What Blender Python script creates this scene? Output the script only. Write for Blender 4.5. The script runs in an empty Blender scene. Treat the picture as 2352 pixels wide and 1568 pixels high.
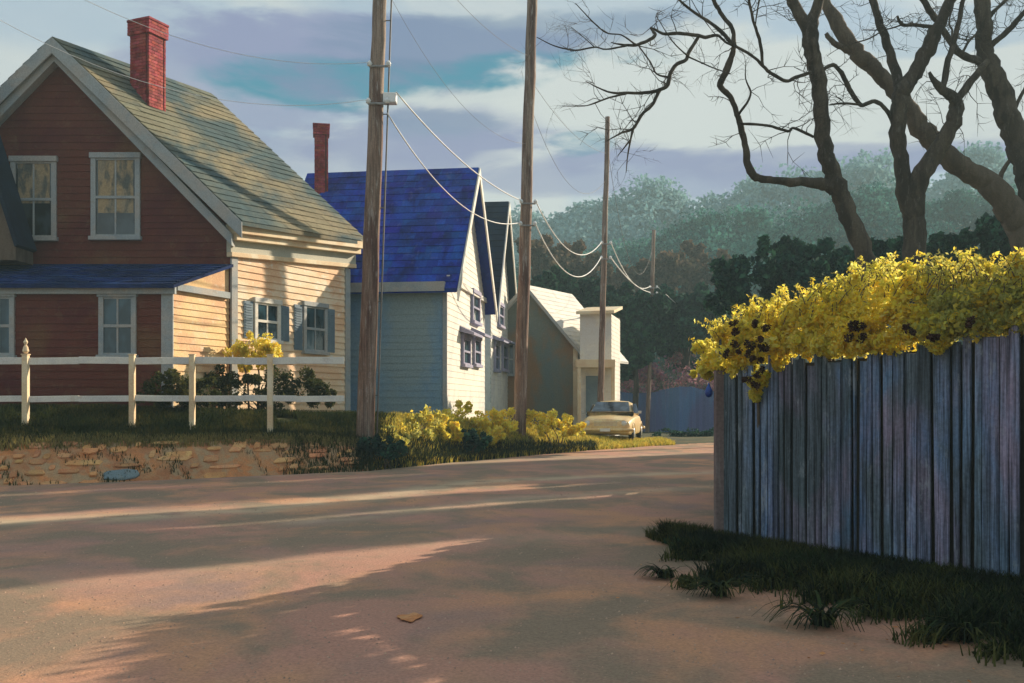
import bpy, math, random
import numpy as np
from mathutils import Vector, noise as mnoise
random.seed(7); RNG = np.random.default_rng(7)
S = bpy.context.scene
COL = S.collection
F = 35/36*2352; CX = 1176.0; HY = 930.0; EYE = 1.6

# ------------------------------------------------------------------ maths
def W(x, y, d):                       # photo position (2352 wide) at distance d -> point in the place
    return Vector(((x-CX)/F*d, d, EYE + (HY-y)/F*d))
def G(x, y):                          # point on flat ground
    d = EYE*F/(y-HY); return Vector(((x-CX)/F*d, d, 0))
def V(*a): return Vector(a)
def smooth(t): t = max(0., min(1., t)); return t*t*(3-2*t)
def interp(x, xs, ys): return float(np.interp(x, xs, ys))

# ------------------------------------------------------------------ mesh collector
class MB:
    def __init__(s): s.v = []; s.f = []
    def quad(s, a, b, c, d):
        n = len(s.v); s.v += [tuple(a), tuple(b), tuple(c), tuple(d)]; s.f.append((n, n+1, n+2, n+3)); return s
    def poly(s, pts):
        n = len(s.v); s.v += [tuple(p) for p in pts]; s.f.append(tuple(range(n, n+len(pts)))); return s
    def hexa(s, p):                   # 8 corners: bottom 4 (ccw), top 4
        n = len(s.v); s.v += [tuple(q) for q in p]
        for f in ((3,2,1,0),(4,5,6,7),(0,1,5,4),(1,2,6,5),(2,3,7,6),(3,0,4,7)): s.f.append(tuple(n+i for i in f))
        return s
    def box(s, o, u, v, w, u0, u1, v0, v1, w0, w1):
        P = lambda a, b, c: o + u*a + v*b + w*c
        return s.hexa([P(u0,v0,w0),P(u1,v0,w0),P(u1,v1,w0),P(u0,v1,w0),P(u0,v0,w1),P(u1,v0,w1),P(u1,v1,w1),P(u0,v1,w1)])
    def slab(s, a, b, c, d, t):       # thick sheet below a quad (t = offset vector)
        return s.hexa([a+t, b+t, c+t, d+t, a, b, c, d])
    def prism(s, pts, off):
        n = len(s.v); k = len(pts)
        s.v += [tuple(p) for p in pts] + [tuple(p+off) for p in pts]
        s.f.append(tuple(reversed(range(n, n+k)))); s.f.append(tuple(range(n+k, n+2*k)))
        for i in range(k):
            j = (i+1) % k; s.f.append((n+i, n+j, n+k+j, n+k+i))
        return s
    def tube(s, pts, rad, k=8, jit=0., cap=True):
        n0 = len(s.v); pts = [Vector(p) for p in pts]; up = Vector((0.13, 1, 0.07)).normalized()
        prev = None
        for i, p in enumerate(pts):
            t = (pts[min(i+1, len(pts)-1)] - pts[max(i-1, 0)]).normalized()
            a = t.cross(up) if prev is None else (prev - t*prev.dot(t))
            if a.length < 1e-5: a = t.cross(Vector((1, 0, 0)))
            a.normalize(); b = t.cross(a); prev = a
            for j in range(k):
                th = 2*math.pi*j/k; r = rad[i]*(1+random.uniform(-jit, jit))
                s.v.append(tuple(p + a*(r*math.cos(th)) + b*(r*math.sin(th))))
        for i in range(len(pts)-1):
            for j in range(k):
                j2 = (j+1) % k; s.f.append((n0+i*k+j, n0+i*k+j2, n0+(i+1)*k+j2, n0+(i+1)*k+j))
        if cap:
            s.f.append(tuple(n0+j for j in reversed(range(k)))); s.f.append(tuple(n0+(len(pts)-1)*k+j for j in range(k)))
        return s
    def lathe(s, o, prof, k=16, axis=Vector((0,0,1)), a=Vector((1,0,0))):
        b = axis.cross(a); n0 = len(s.v)
        for r, h in prof:
            for j in range(k):
                th = 2*math.pi*j/k; s.v.append(tuple(o + axis*h + a*(r*math.cos(th)) + b*(r*math.sin(th))))
        for i in range(len(prof)-1):
            for j in range(k):
                j2 = (j+1) % k; s.f.append((n0+i*k+j, n0+i*k+j2, n0+(i+1)*k+j2, n0+(i+1)*k+j))
        s.f.append(tuple(n0+j for j in reversed(range(k)))); s.f.append(tuple(n0+(len(prof)-1)*k+j for j in range(k)))
        return s
    def build(s, name, mat, parent=None, smoothf=False, bevel=0, **props):
        org = ORG.get(parent.name, Vector((0,0,0))) if parent else Vector((0,0,0))
        me = bpy.data.meshes.new(name)
        me.from_pydata([(v[0]-org.x, v[1]-org.y, v[2]-org.z) for v in s.v], [], s.f); me.update()
        return link(name, me, mat, parent, org, smoothf, bevel, props)
def link(name, me, mat, parent, org, smoothf, bevel, props):
    o = bpy.data.objects.new(name, me); COL.objects.link(o)
    me.materials.append(mat)
    if smoothf: me.polygons.foreach_set('use_smooth', [True]*len(me.polygons))
    if parent: o.parent = parent
    ORG[o.name] = org
    if bevel:
        b = o.modifiers.new('bevel', 'BEVEL'); b.width = bevel; b.segments = 2; b.limit_method = 'ANGLE'
    for k_, v_ in props.items(): o[k_] = v_
    return o
ORG = {}
def thing(name, label, cat, loc, group=None):
    o = bpy.data.objects.new(name, None); COL.objects.link(o); o.location = loc; ORG[o.name] = Vector(loc)
    o.empty_display_size = .3
    o['label'] = label; o['category'] = cat
    if group: o['group'] = group
    return o
def nmesh(name, verts, faces, mat, parent=None, smoothf=False, **props):   # numpy quads or tris
    org = ORG.get(parent.name, Vector((0,0,0))) if parent else Vector((0,0,0))
    verts = np.asarray(verts, np.float32) - np.array(org, np.float32); faces = np.asarray(faces, np.int32)
    me = bpy.data.meshes.new(name); k = faces.shape[1]
    me.vertices.add(len(verts)); me.vertices.foreach_set('co', verts.ravel())
    me.loops.add(faces.size); me.loops.foreach_set('vertex_index', faces.ravel())
    me.polygons.add(len(faces)); me.polygons.foreach_set('loop_start', np.arange(0, faces.size, k, dtype=np.int32))
    me.update(calc_edges=True); me.validate()
    return link(name, me, mat, parent, org, smoothf, 0, props)

# ------------------------------------------------------------------ materials
def srgb(r, g, b):
    f = lambda c: (c/255/12.92 if c/255 <= .04045 else ((c/255+.055)/1.055)**2.4)
    return (f(r), f(g), f(b), 1)
class NT:
    def __init__(s, tree): s.t = tree; s.n = tree.nodes; s.l = tree.links
    def new(s, typ, **kw):
        n = s.n.new(typ)
        for k, v in kw.items(): setattr(n, k, v)
        return n
    def put(s, sock, val):
        if isinstance(val, bpy.types.NodeSocket): s.l.new(val, sock)
        elif val is not None: sock.default_value = val
    def math(s, op, a, b=None, c=None, clamp=False):
        n = s.new('ShaderNodeMath', operation=op, use_clamp=clamp); s.put(n.inputs[0], a); s.put(n.inputs[1], b); s.put(n.inputs[2], c); return n.outputs[0]
    def mix(s, f, a, b, blend='MIX'):
        n = s.new('ShaderNodeMix', data_type='RGBA', blend_type=blend); s.put(n.inputs[0], f); s.put(n.inputs[6], a); s.put(n.inputs[7], b); return n.outputs[2]
    def noise(s, vec, scale, detail=4, rough=.55, dist=0.):
        n = s.new('ShaderNodeTexNoise'); s.put(n.inputs['Vector'], vec); n.inputs['Scale'].default_value = scale
        n.inputs['Detail'].default_value = detail; n.inputs['Roughness'].default_value = rough; n.inputs['Distortion'].default_value = dist; return n.outputs[0]
    def ramp(s, fac, lo, hi):
        n = s.new('ShaderNodeMapRange', interpolation_type='SMOOTHSTEP'); s.put(n.inputs[0], fac)
        s.put(n.inputs[1], lo); s.put(n.inputs[2], hi); return n.outputs[0]
    def mapping(s, vec, scale=(1,1,1), loc=(0,0,0), rot=(0,0,0)):
        n = s.new('ShaderNodeMapping'); s.put(n.inputs[0], vec); n.inputs['Scale'].default_value = scale; n.inputs['Location'].default_value = loc
        n.inputs['Rotation'].default_value = rot; return n.outputs[0]
def newmat(name):
    m = bpy.data.materials.new(name); m.use_nodes = True; t = NT(m.node_tree); t.n.clear()
    out = t.new('ShaderNodeOutputMaterial'); return m, t, out
def mottle(name, cols, scale=1., stretch=(1,1,1), rough=.8, bump=.3, fine=40., island=0., spec=.3, wear=None, wearamt=.55, rot=(0,0,0), attr=None, grain=0.):
    """weathered paint / stone / earth: 2-4 colours mixed by layered noise, with fine grain and bump"""
    m, t, out = newmat(name)
    p = t.new('ShaderNodeBsdfPrincipled'); co = t.new('ShaderNodeTexCoord').outputs['Object']
    vec = t.mapping(co, scale=stretch, rot=rot)
    c = cols[0]
    for i, cc in enumerate(cols[1:]):
        f = t.noise(t.mapping(vec, loc=(i*7.3, i*3.1, i*5.7)), scale*(1+.6*i), 5, .6, .4)
        c = t.mix(t.ramp(f, .42, .62), c, cc)
    g = t.noise(co, fine, 4, .65)
    c = t.mix(.45, c, t.mix(t.ramp(g, .3, .7), (.35,.35,.35,1), (.75,.75,.75,1)), 'OVERLAY')
    if grain:
        gr = t.noise(t.mapping(co, scale=(1,1,.03)), 38, 5, .7, .3)
        c = t.mix(grain, c, t.mix(t.ramp(gr, .36, .64), (.12,.12,.12,1), (.86,.86,.86,1)), 'OVERLAY')
    if island:
        r = t.new('ShaderNodeNewGeometry').outputs['Random Per Island']
        v = t.math('MULTIPLY_ADD', r, island, 1-island/2)
        hs = t.new('ShaderNodeHueSaturation'); t.put(hs.inputs['Value'], v); t.put(hs.inputs['Color'], c)
        t.put(hs.inputs['Hue'], t.math('MULTIPLY_ADD', t.math('FRACT', t.math('MULTIPLY', r, 7.13)), .05*island, .5-.025*island)); c = hs.outputs[0]
    if wear:
        wn = t.noise(t.mapping(vec, loc=(3,9,1)), scale*6, 6, .7, .2)
        c = t.mix(t.math('MULTIPLY', t.ramp(wn, .56, .66), wearamt), c, wear)
    if attr:
        a = t.new('ShaderNodeAttribute', attribute_name=attr[0]).outputs['Fac']
        an = t.math('MULTIPLY', a, t.ramp(t.noise(co, 1.3, 5, .6), .25, .6))
        c = t.mix(t.math('MULTIPLY', an, attr[2]), c, attr[1])
        if len(attr) > 3:
            a2 = t.new('ShaderNodeAttribute', attribute_name=attr[3]).outputs['Fac']
            f2 = t.ramp(t.math('ADD', a2, t.math('MULTIPLY_ADD', t.noise(co, 1.6, 6, .65), 1.2, -.6)), .35, .75)
            c = t.mix(t.math('MULTIPLY', f2, .85), c, attr[4])
    t.put(p.inputs['Base Color'], c); p.inputs['Roughness'].default_value = rough
    p.inputs['Specular IOR Level'].default_value = spec
    if bump:
        b = t.new('ShaderNodeBump'); b.inputs['Strength'].default_value = bump; b.inputs['Distance'].default_value = .02
        t.put(b.inputs['Height'], t.math('ADD', t.noise(vec, scale*8, 6, .7), t.math('MULTIPLY', g, .5))); t.put(p.inputs['Normal'], b.outputs[0])
    t.l.new(p.outputs[0], out.inputs[0]); return m
def leafmat(name, cols, scale=1.2, trans=.45, vary=.5):
    m, t, out = newmat(name)
    co = t.new('ShaderNodeTexCoord').outputs['Object']; r = t.new('ShaderNodeNewGeometry').outputs['Random Per Island']
    c = cols[0]
    for i, cc in enumerate(cols[1:]):
        f = t.math('ADD', t.noise(t.mapping(co, loc=(i*5.1, i, i*2.)), scale*(1+.5*i), 3, .5), t.math('MULTIPLY_ADD', t.math('FRACT', t.math('MULTIPLY', r, 3.7+i)), .3, -.15))
        c = t.mix(t.ramp(f, .42, .58), c, cc)
    hs = t.new('ShaderNodeHueSaturation'); t.put(hs.inputs['Color'], c); t.put(hs.inputs['Value'], t.math('MULTIPLY_ADD', r, vary, 1-vary/2))
    t.put(hs.inputs['Hue'], t.math('MULTIPLY_ADD', t.math('FRACT', t.math('MULTIPLY', r, 9.1)), .03, .485)); c = hs.outputs[0]
    d = t.new('ShaderNodeBsdfPrincipled'); t.put(d.inputs['Base Color'], c); d.inputs['Roughness'].default_value = .85; d.inputs['Specular IOR Level'].default_value = .1
    tr = t.new('ShaderNodeBsdfTranslucent'); t.put(tr.inputs[0], c)
    mx = t.new('ShaderNodeMixShader'); mx.inputs[0].default_value = trans; t.l.new(d.outputs[0], mx.inputs[1]); t.l.new(tr.outputs[0], mx.inputs[2])
    t.l.new(mx.outputs[0], out.inputs[0]); return m
def glassmat(name, base, rough=.12):
    m, t, out = newmat(name); co = t.new('ShaderNodeTexCoord').outputs['Object']
    p = t.new('ShaderNodeBsdfPrincipled'); n = t.noise(t.mapping(co, scale=(1,1,.6)), 2.3, 3, .5)
    t.put(p.inputs['Base Color'], t.mix(t.ramp(n, .4, .6), base, tuple(c*.35 for c in base[:3])+(1,)))
    p.inputs['Roughness'].default_value = rough; p.inputs['Specular IOR Level'].default_value = .8
    b = t.new('ShaderNodeBump'); b.inputs['Strength'].default_value = .12; b.inputs['Distance'].default_value = .05
    t.put(b.inputs['Height'], t.noise(co, 1.7, 2, .5)); t.put(p.inputs['Normal'], b.outputs[0])
    t.l.new(p.outputs[0], out.inputs[0]); return m
L = lambda *a: a + (1,) if len(a) == 3 else a
M = {}
M['road'] = mottle('road_mat', [L(.50,.255,.14), L(.28,.18,.15), L(.43,.22,.155), L(.25,.18,.12)], .35, (1,.8,1), .9, .6, 45, attr=('track', L(.58,.44,.28), .8, 'verge', L(.085,.075,.035)))  # first attribute paints pale sunlit streaks into the road colour
M['ground'] = mottle('ground_mat', [L(.12,.12,.05), L(.16,.13,.07), L(.07,.09,.03)], .4, rough=.95)
M['verge'] = mottle('verge_mat', [L(.20,.16,.11), L(.13,.12,.07), L(.24,.17,.13)], .9, rough=.95, bump=.6)
M['yard'] = mottle('yard_mat', [L(.045,.05,.014), L(.09,.075,.025), L(.03,.04,.014)], .6, rough=.95, bump=.6)
M['red'] = mottle('red_paint', [L(.12,.019,.012), L(.14,.058,.022), L(.085,.009,.009), L(.12,.024,.012)], .35, (1,1,1), .75, .3, 25, wear=L(.2,.12,.06), wearamt=.3)
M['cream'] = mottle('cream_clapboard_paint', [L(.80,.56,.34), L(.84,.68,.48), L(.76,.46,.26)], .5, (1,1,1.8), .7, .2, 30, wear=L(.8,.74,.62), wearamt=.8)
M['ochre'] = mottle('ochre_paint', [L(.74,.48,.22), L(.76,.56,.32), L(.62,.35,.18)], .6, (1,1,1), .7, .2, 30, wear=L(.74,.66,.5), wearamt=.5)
M['white'] = mottle('white_paint', [L(.72,.69,.60), L(.78,.74,.63), L(.6,.58,.54)], .7, rough=.6, bump=.15, wear=L(.55,.45,.33), wearamt=.4)
M['trim'] = mottle('grey_white_trim', [L(.34,.37,.37), L(.26,.30,.32), L(.38,.36,.33)], .8, (1,1,1), .7, .2, wear=L(.3,.23,.16), wearamt=.4)
M['trimy'] = mottle('cream_trim', [L(.76,.61,.38), L(.78,.68,.48), L(.70,.50,.30)], .8, rough=.65, bump=.15)
M['frieze'] = mottle('grey_frieze', [L(.42,.42,.34), L(.48,.46,.36)], .8, rough=.65, bump=.15)
M['roof_green'] = mottle('olive_shingle', [L(.15,.15,.10), L(.03,.07,.08), L(.20,.17,.10), L(.045,.08,.085)], .22, (1.3,.6,1.1), .8, .5, 14, island=.25, rot=(.2,.5,.3))
M['roof_blue'] = mottle('blue_shingle', [L(.012,.04,.32), L(.030,.045,.30), L(.007,.018,.15), L(.014,.07,.37)], .55, (1,1,.4), .9, .7, 14, island=.45, spec=.12, wear=L(.10,.12,.32), wearamt=.4)
M['roof_navy'] = mottle('navy_shingle', [L(.008,.018,.035), L(.012,.03,.06), L(.006,.012,.03)], .5, rough=.8, bump=.4, island=.2, spec=.15)
M['roof_porch'] = mottle('navy_blue_shingle', [L(.008,.03,.12), L(.015,.045,.17), L(.006,.018,.07)], .7, rough=.85, bump=.5, island=.3, spec=.1)
M['slate'] = mottle('slate_blue_wall', [L(.19,.31,.40), L(.13,.26,.42), L(.24,.32,.34)], .3, (1,1,.7), .8, .2, 25, wear=L(.27,.36,.40), wearamt=.3)
M['olive'] = mottle('olive_grey_wall', [L(.17,.18,.14), L(.12,.17,.17), L(.27,.15,.07)], .35, (1,1,.6), .85, .3, 22, wear=L(.2,.18,.12), wearamt=.3)
M['brick'] = mottle('red_brick', [L(.30,.025,.03), L(.20,.018,.022), L(.38,.06,.06)], 2.5, rough=.8, bump=.5, island=.5, wear=L(.45,.25,.22), wearamt=.35)
M['mortar'] = mottle('dark_mortar', [L(.12,.03,.03), L(.09,.03,.03)], 3, rough=.9)
M['stone'] = mottle('orange_stone', [L(.62,.28,.11), L(.52,.31,.15), L(.50,.22,.09), L(.60,.34,.14)], 1.3, rough=.9, bump=.7, island=.5)
M['stoneblue'] = mottle('blue_stone', [L(.16,.22,.24), L(.22,.26,.25)], 2, rough=.85, bump=.6)
M['pole'] = mottle('pole_wood', [L(.20,.12,.085), L(.30,.23,.18), L(.12,.06,.045)], 2.2, (1,1,.12), .85, .8, 35, wear=L(.5,.46,.42), wearamt=.55, grain=.5)
M['metal'] = mottle('dull_metal', [L(.3,.3,.3), L(.22,.22,.22)], 5, rough=.5)
M['ceramic'] = mottle('white_ceramic', [L(.82,.82,.8), L(.75,.76,.75)], 5, rough=.25, bump=0, spec=.6)
M['wire'] = mottle('pale_cable', [L(.8,.8,.78), L(.7,.7,.7)], 2, rough=.5, bump=0)
M['wiredark'] = mottle('dark_cable', [L(.16,.15,.14), L(.12,.12,.12)], 2, rough=.6, bump=0)
M['bark'] = mottle('dark_bark', [L(.06,.044,.032), L(.10,.078,.056), L(.036,.027,.02)], 2.5, (1,1,.3), .9, 1., 30, wear=L(.2,.18,.16), wearamt=.35)
M['barklight'] = mottle('brown_bark', [L(.10,.073,.05), L(.075,.055,.04), L(.13,.097,.07)], 2.5, (1,1,.3), .9, .9, 30)
M['fence'] = mottle('weathered_fence_board', [L(.13,.19,.29), L(.08,.15,.26), L(.18,.15,.21), L(.075,.10,.12)], .7, (1,1,.45), .85, .8, 30, island=.45, wear=L(.34,.38,.42), wearamt=.5, grain=.75)
M['fencedark'] = mottle('dark_fence_back', [L(.035,.035,.03), L(.05,.04,.035)], 1.2, rough=.9, island=.3)
M['post'] = mottle('reddish_post', [L(.16,.11,.115), L(.10,.07,.07), L(.2,.15,.14)], 1.6, (1,1,.2), .85, .8, 30, wear=L(.3,.26,.25), wearamt=.4)
M['bluefence'] = mottle('blue_fence_paint', [L(.07,.15,.33), L(.11,.19,.34), L(.09,.11,.26)], .35, (1,1,.5), .75, .2, 20, island=.25)
M['glass'] = glassmat('window_glass', L(.05,.07,.08), .06)
M['glassblue'] = glassmat('blue_window_glass', L(.04,.09,.12), .06)
M['curtain'] = mottle('tan_blind', [L(.38,.28,.16), L(.30,.25,.17), L(.10,.11,.10)], 2.2, (1.4,1.4,.5), .8, .1, 20)
M['lilac'] = mottle('lilac_grey_paint', [L(.30,.29,.40), L(.34,.30,.40), L(.24,.25,.36)], 1, rough=.7, bump=.1)
M['door'] = mottle('blue_grey_door', [L(.16,.23,.27), L(.12,.18,.23)], 1, rough=.6, bump=.1)
M['carpaint'] = mottle('yellow_cream_car_paint', [L(.70,.50,.22), L(.74,.58,.30), L(.66,.44,.2)], 1.2, rough=.35, bump=0, spec=.5, fine=12)
M['chrome'] = mottle('tarnished_chrome', [L(.5,.5,.48), L(.4,.4,.38)], 4, rough=.3, bump=0, spec=.8)
M['rubber'] = mottle('tyre_rubber', [L(.02,.02,.02), L(.03,.03,.03)], 4, rough=.8)
M['carglass'] = glassmat('car_glass', L(.09,.13,.17), .08)
M['lamp'] = mottle('headlamp_glass', [L(.7,.7,.62), L(.6,.6,.55)], 8, rough=.12, bump=0, spec=.8)
M['buoy'] = mottle('blue_buoy_paint', [L(.015,.07,.32), L(.01,.04,.22)], 6, rough=.35, bump=.05, spec=.5)
M['orange'] = mottle('orange_leaf', [L(.5,.2,.07), L(.55,.27,.11)], 6, rough=.8)
M['gravel'] = mottle('gravel_stone', [L(.36,.23,.16), L(.27,.19,.15), L(.42,.28,.2)], 3, rough=.9, bump=0, island=.4)
M['earth'] = mottle('orange_earth', [L(.55,.22,.08), L(.44,.24,.11), L(.38,.16,.07), L(.40,.27,.15)], 1.4, rough=.95, bump=.6)
lf = lambda n, c, **k: M.__setitem__(n, leafmat(n+'_leaf', c, **k))
lf('yellow', [L(.92,.80,.12), L(.97,.90,.30), L(.93,.68,.05), L(.80,.72,.12)], scale=1.6, trans=.62, vary=.35)
lf('olive_leaf', [L(.72,.64,.12), L(.9,.72,.09), L(.46,.46,.14)], scale=1.6, trans=.6, vary=.35)
lf('darkgreen', [L(.025,.085,.055), L(.05,.14,.08), L(.015,.045,.038)], trans=.2)
lf('grassgreen', [L(.06,.075,.02), L(.03,.045,.015), L(.10,.10,.03)], trans=.3)
lf('grassdark', [L(.022,.04,.014), L(.07,.075,.02), L(.014,.024,.014)], trans=.25, scale=1.3, vary=.9)
lf('grassmid', [L(.05,.065,.016), L(.11,.10,.025), L(.025,.04,.012)], trans=.35, scale=.9)
lf('straw', [L(.34,.28,.10), L(.22,.2,.07)], trans=.4)
lf('lime', [L(.5,.44,.08), L(.28,.29,.06), L(.66,.5,.09)], trans=.5)
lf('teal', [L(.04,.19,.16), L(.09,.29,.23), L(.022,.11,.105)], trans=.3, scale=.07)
lf('tealhaze', [L(.22,.39,.40), L(.28,.46,.46), L(.17,.33,.36)], trans=.3, scale=.03, vary=.3)  # distance haze painted into the leaf colour of the far wood
lf('brownleaf', [L(.15,.11,.07), L(.08,.075,.045), L(.2,.14,.09)], trans=.3, scale=.4)
lf('pink', [L(.62,.24,.36), L(.40,.22,.36), L(.24,.30,.24), L(.7,.36,.38)], trans=.4, scale=.5)
lf('seed', [L(.05,.022,.015), L(.09,.045,.03)], trans=.1)

# ------------------------------------------------------------------ setting: ground heights
EP = [(-900,1144),(-400,1128),(0,1117),(400,1103),(850,1082),(1100,1058),(1300,1040),(1500,1025),(1650,1018)]
EPX = [G(*p).x for p in EP] + [14, 22, 60]; EPY = [G(*p).y for p in EP] + [45, 47.5, 52]
def edgeY(X): return interp(X, EPX, EPY)
def px_of(X): return interp(X, EPX[:9], [p[0] for p in EP])
def h_wall(X): return interp(px_of(X), [0, 600, 850, 930, 1000], [.80, .78, .60, .30, .03])
def H_yard(X): return interp(px_of(X), [0, 835, 1193, 1340, 1500], [1.45, 1.25, .8, .32, .03])
def gz(X, Y):
    t = Y-edgeY(X)
    if t < 0: return 0.
    h = h_wall(X); z = h*min(1., t/.85)+(H_yard(X)-h)*smooth((t-.7)/2.2)
    return z + .05*mnoise.noise(Vector((X*.7, Y*.7, 0)))*smooth(t)
# ground to the horizon
MB().quad(V(-700,-300,-.06), V(700,-300,-.06), V(700,900,-.06), V(-700,900,-.06)).build('ground', M['ground'], kind='structure')
# road grid; sunlit bands painted pale into the colour by a per-vertex value
poly = [(-60,-8),(9,-8),(9.2,6),(4.4,9.6),(2.3,11.),(4.9,20),(6.6,27),(9.5,33.5),(16,38.5),(26,41.5),(60,44),(60,52.5),(22,48),(14,45.5)] + [(EPX[i],EPY[i]+.4) for i in range(8,-1,-1)] + [(-60,17.4)]
def inside(x, y):
    c = False; j = len(poly)-1
    for i in range(len(poly)):
        xi, yi = poly[i]; xj, yj = poly[j]
        if (yi > y) != (yj > y) and x < (xj-xi)*(y-yi)/(yj-yi)+xi: c = not c
        j = i
    return c
sun_streaks = [([(-300,1212),(0,1200),(300,1190),(600,1172),(850,1143),(1100,1108),(1400,1094),(1700,1084)], .5, .95),
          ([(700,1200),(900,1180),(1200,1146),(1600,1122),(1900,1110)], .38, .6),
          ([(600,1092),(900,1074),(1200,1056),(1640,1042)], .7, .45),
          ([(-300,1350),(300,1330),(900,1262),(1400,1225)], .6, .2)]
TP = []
for pts, w, a in sun_streaks:
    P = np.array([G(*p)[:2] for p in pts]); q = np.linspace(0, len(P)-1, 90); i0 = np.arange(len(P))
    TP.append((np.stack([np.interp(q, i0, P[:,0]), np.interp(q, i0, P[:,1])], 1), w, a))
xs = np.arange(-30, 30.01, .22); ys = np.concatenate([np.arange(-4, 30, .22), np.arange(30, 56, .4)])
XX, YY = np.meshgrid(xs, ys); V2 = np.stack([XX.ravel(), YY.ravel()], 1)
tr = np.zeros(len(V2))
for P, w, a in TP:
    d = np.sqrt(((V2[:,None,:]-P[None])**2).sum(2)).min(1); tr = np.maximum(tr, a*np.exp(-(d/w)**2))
zz = .004+.012*np.array([mnoise.noise(Vector((x*.5, y*.5, 1))) for x, y in V2]) + .012
nx = len(xs); fs = []
for j in range(len(ys)-1):
    for i in range(nx-1):
        if inside((xs[i]+xs[i+1])/2, (ys[j]+ys[j+1])/2): fs.append((j*nx+i, j*nx+i+1, (j+1)*nx+i+1, (j+1)*nx+i))
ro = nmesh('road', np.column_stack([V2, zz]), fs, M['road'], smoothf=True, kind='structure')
at = ro.data.attributes.new('track', 'FLOAT', 'POINT')  # 'track' holds the strength of the painted sunlit streaks
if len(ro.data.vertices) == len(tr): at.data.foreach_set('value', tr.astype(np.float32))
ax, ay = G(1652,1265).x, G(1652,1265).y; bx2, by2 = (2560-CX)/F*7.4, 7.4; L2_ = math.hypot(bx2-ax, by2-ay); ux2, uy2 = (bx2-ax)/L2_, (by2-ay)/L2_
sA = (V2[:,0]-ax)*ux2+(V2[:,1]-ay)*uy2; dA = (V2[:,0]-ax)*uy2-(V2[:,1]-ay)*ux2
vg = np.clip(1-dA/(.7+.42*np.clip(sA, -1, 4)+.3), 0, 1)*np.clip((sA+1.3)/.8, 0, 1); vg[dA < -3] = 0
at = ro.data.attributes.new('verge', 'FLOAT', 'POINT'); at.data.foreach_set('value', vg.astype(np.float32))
# raised yard on the far side of the road
xs = np.concatenate([np.arange(-40, 12, .35), np.arange(12, 60, 3)]); ts = [-.01, 0, .2, .45, .7, .85, 1, 1.5, 2, 2.6, 4, 6, 9, 13, 18, 25, 40, 70]
vs = [(x, edgeY(x)+t, (gz(x, edgeY(x)+max(t, 0.001)) if i else -.1)) for i, t in enumerate(ts) for x in xs]
n = len(xs)
nmesh('yard', vs, [(j*n+i, j*n+i+1, (j+1)*n+i+1, (j+1)*n+i) for j in range(len(ts)-1) for i in range(n-1)], M['yard'], smoothf=True, kind='structure')

# ------------------------------------------------------------------ foliage helpers
def leaf_quads(C, size, flat=.0, aspect=.62, up=None):
    n = len(C); a = RNG.normal(size=(n,3)); a /= np.linalg.norm(a, axis=1)[:,None]
    b = RNG.normal(size=(n,3))
    if up is not None: a = a*.5+np.array(up); a /= np.linalg.norm(a, axis=1)[:,None]
    b -= a*(a*b).sum(1)[:,None]; b /= np.linalg.norm(b, axis=1)[:,None]
    nn = np.cross(a, b)
    s = size*RNG.uniform(.55, 1.35, (n,1)); w = s*aspect*RNG.uniform(.7, 1.2, (n,1))
    P = np.stack([C-a*s*.5, C+b*w*.5+nn*s*.08, C+a*s*.5, C-b*w*.5+nn*s*.08], 1).reshape(-1, 3)
    return P, np.arange(4*n).reshape(n, 4)
def clump_pts(cen, rad, n, shell=.55):
    cen = np.asarray(cen, float); rad = np.asarray(rad, float)
    if rad.ndim == 1: rad = np.repeat(rad[:,None], 3, 1)
    i = RNG.integers(0, len(cen), n); d = RNG.normal(size=(n,3)); d /= np.linalg.norm(d, axis=1)[:,None]
    r = (shell+(1-shell)*RNG.random(n))[:,None]*RNG.uniform(.8,1.12,(n,1)); return cen[i]+d*rad[i]*r
def foliage(name, cen, rad, n, size, mat, parent, aspect=.62, **k):
    P, Fc = leaf_quads(clump_pts(cen, rad, n), size, aspect=aspect); return nmesh(name, P, Fc, mat, parent, **k)
def blades(X, Y, Z, hgt, w, lean=.5):
    n = len(X); th = RNG.uniform(0, 6.283, n); h = hgt*RNG.uniform(.5, 1.3, n); c, s = np.cos(th), np.sin(th); l = lean*h*RNG.uniform(.2, 1.2, n)
    B = np.stack([X, Y, Z], 1); W_ = np.stack([-s*w, c*w, 0*s], 1); mid = np.stack([c*l*.35, s*l*.35, h*.6], 1); tip = np.stack([c*l, s*l, h*.95], 1)
    P = np.stack([B-W_, B+W_, B+mid+W_*.7, B+mid-W_*.7, B+mid-W_*.7, B+mid+W_*.7, B+tip+W_*.1, B+tip-W_*.1], 1).reshape(-1, 3)
    return P, np.arange(8*n).reshape(2*n, 4)
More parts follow.
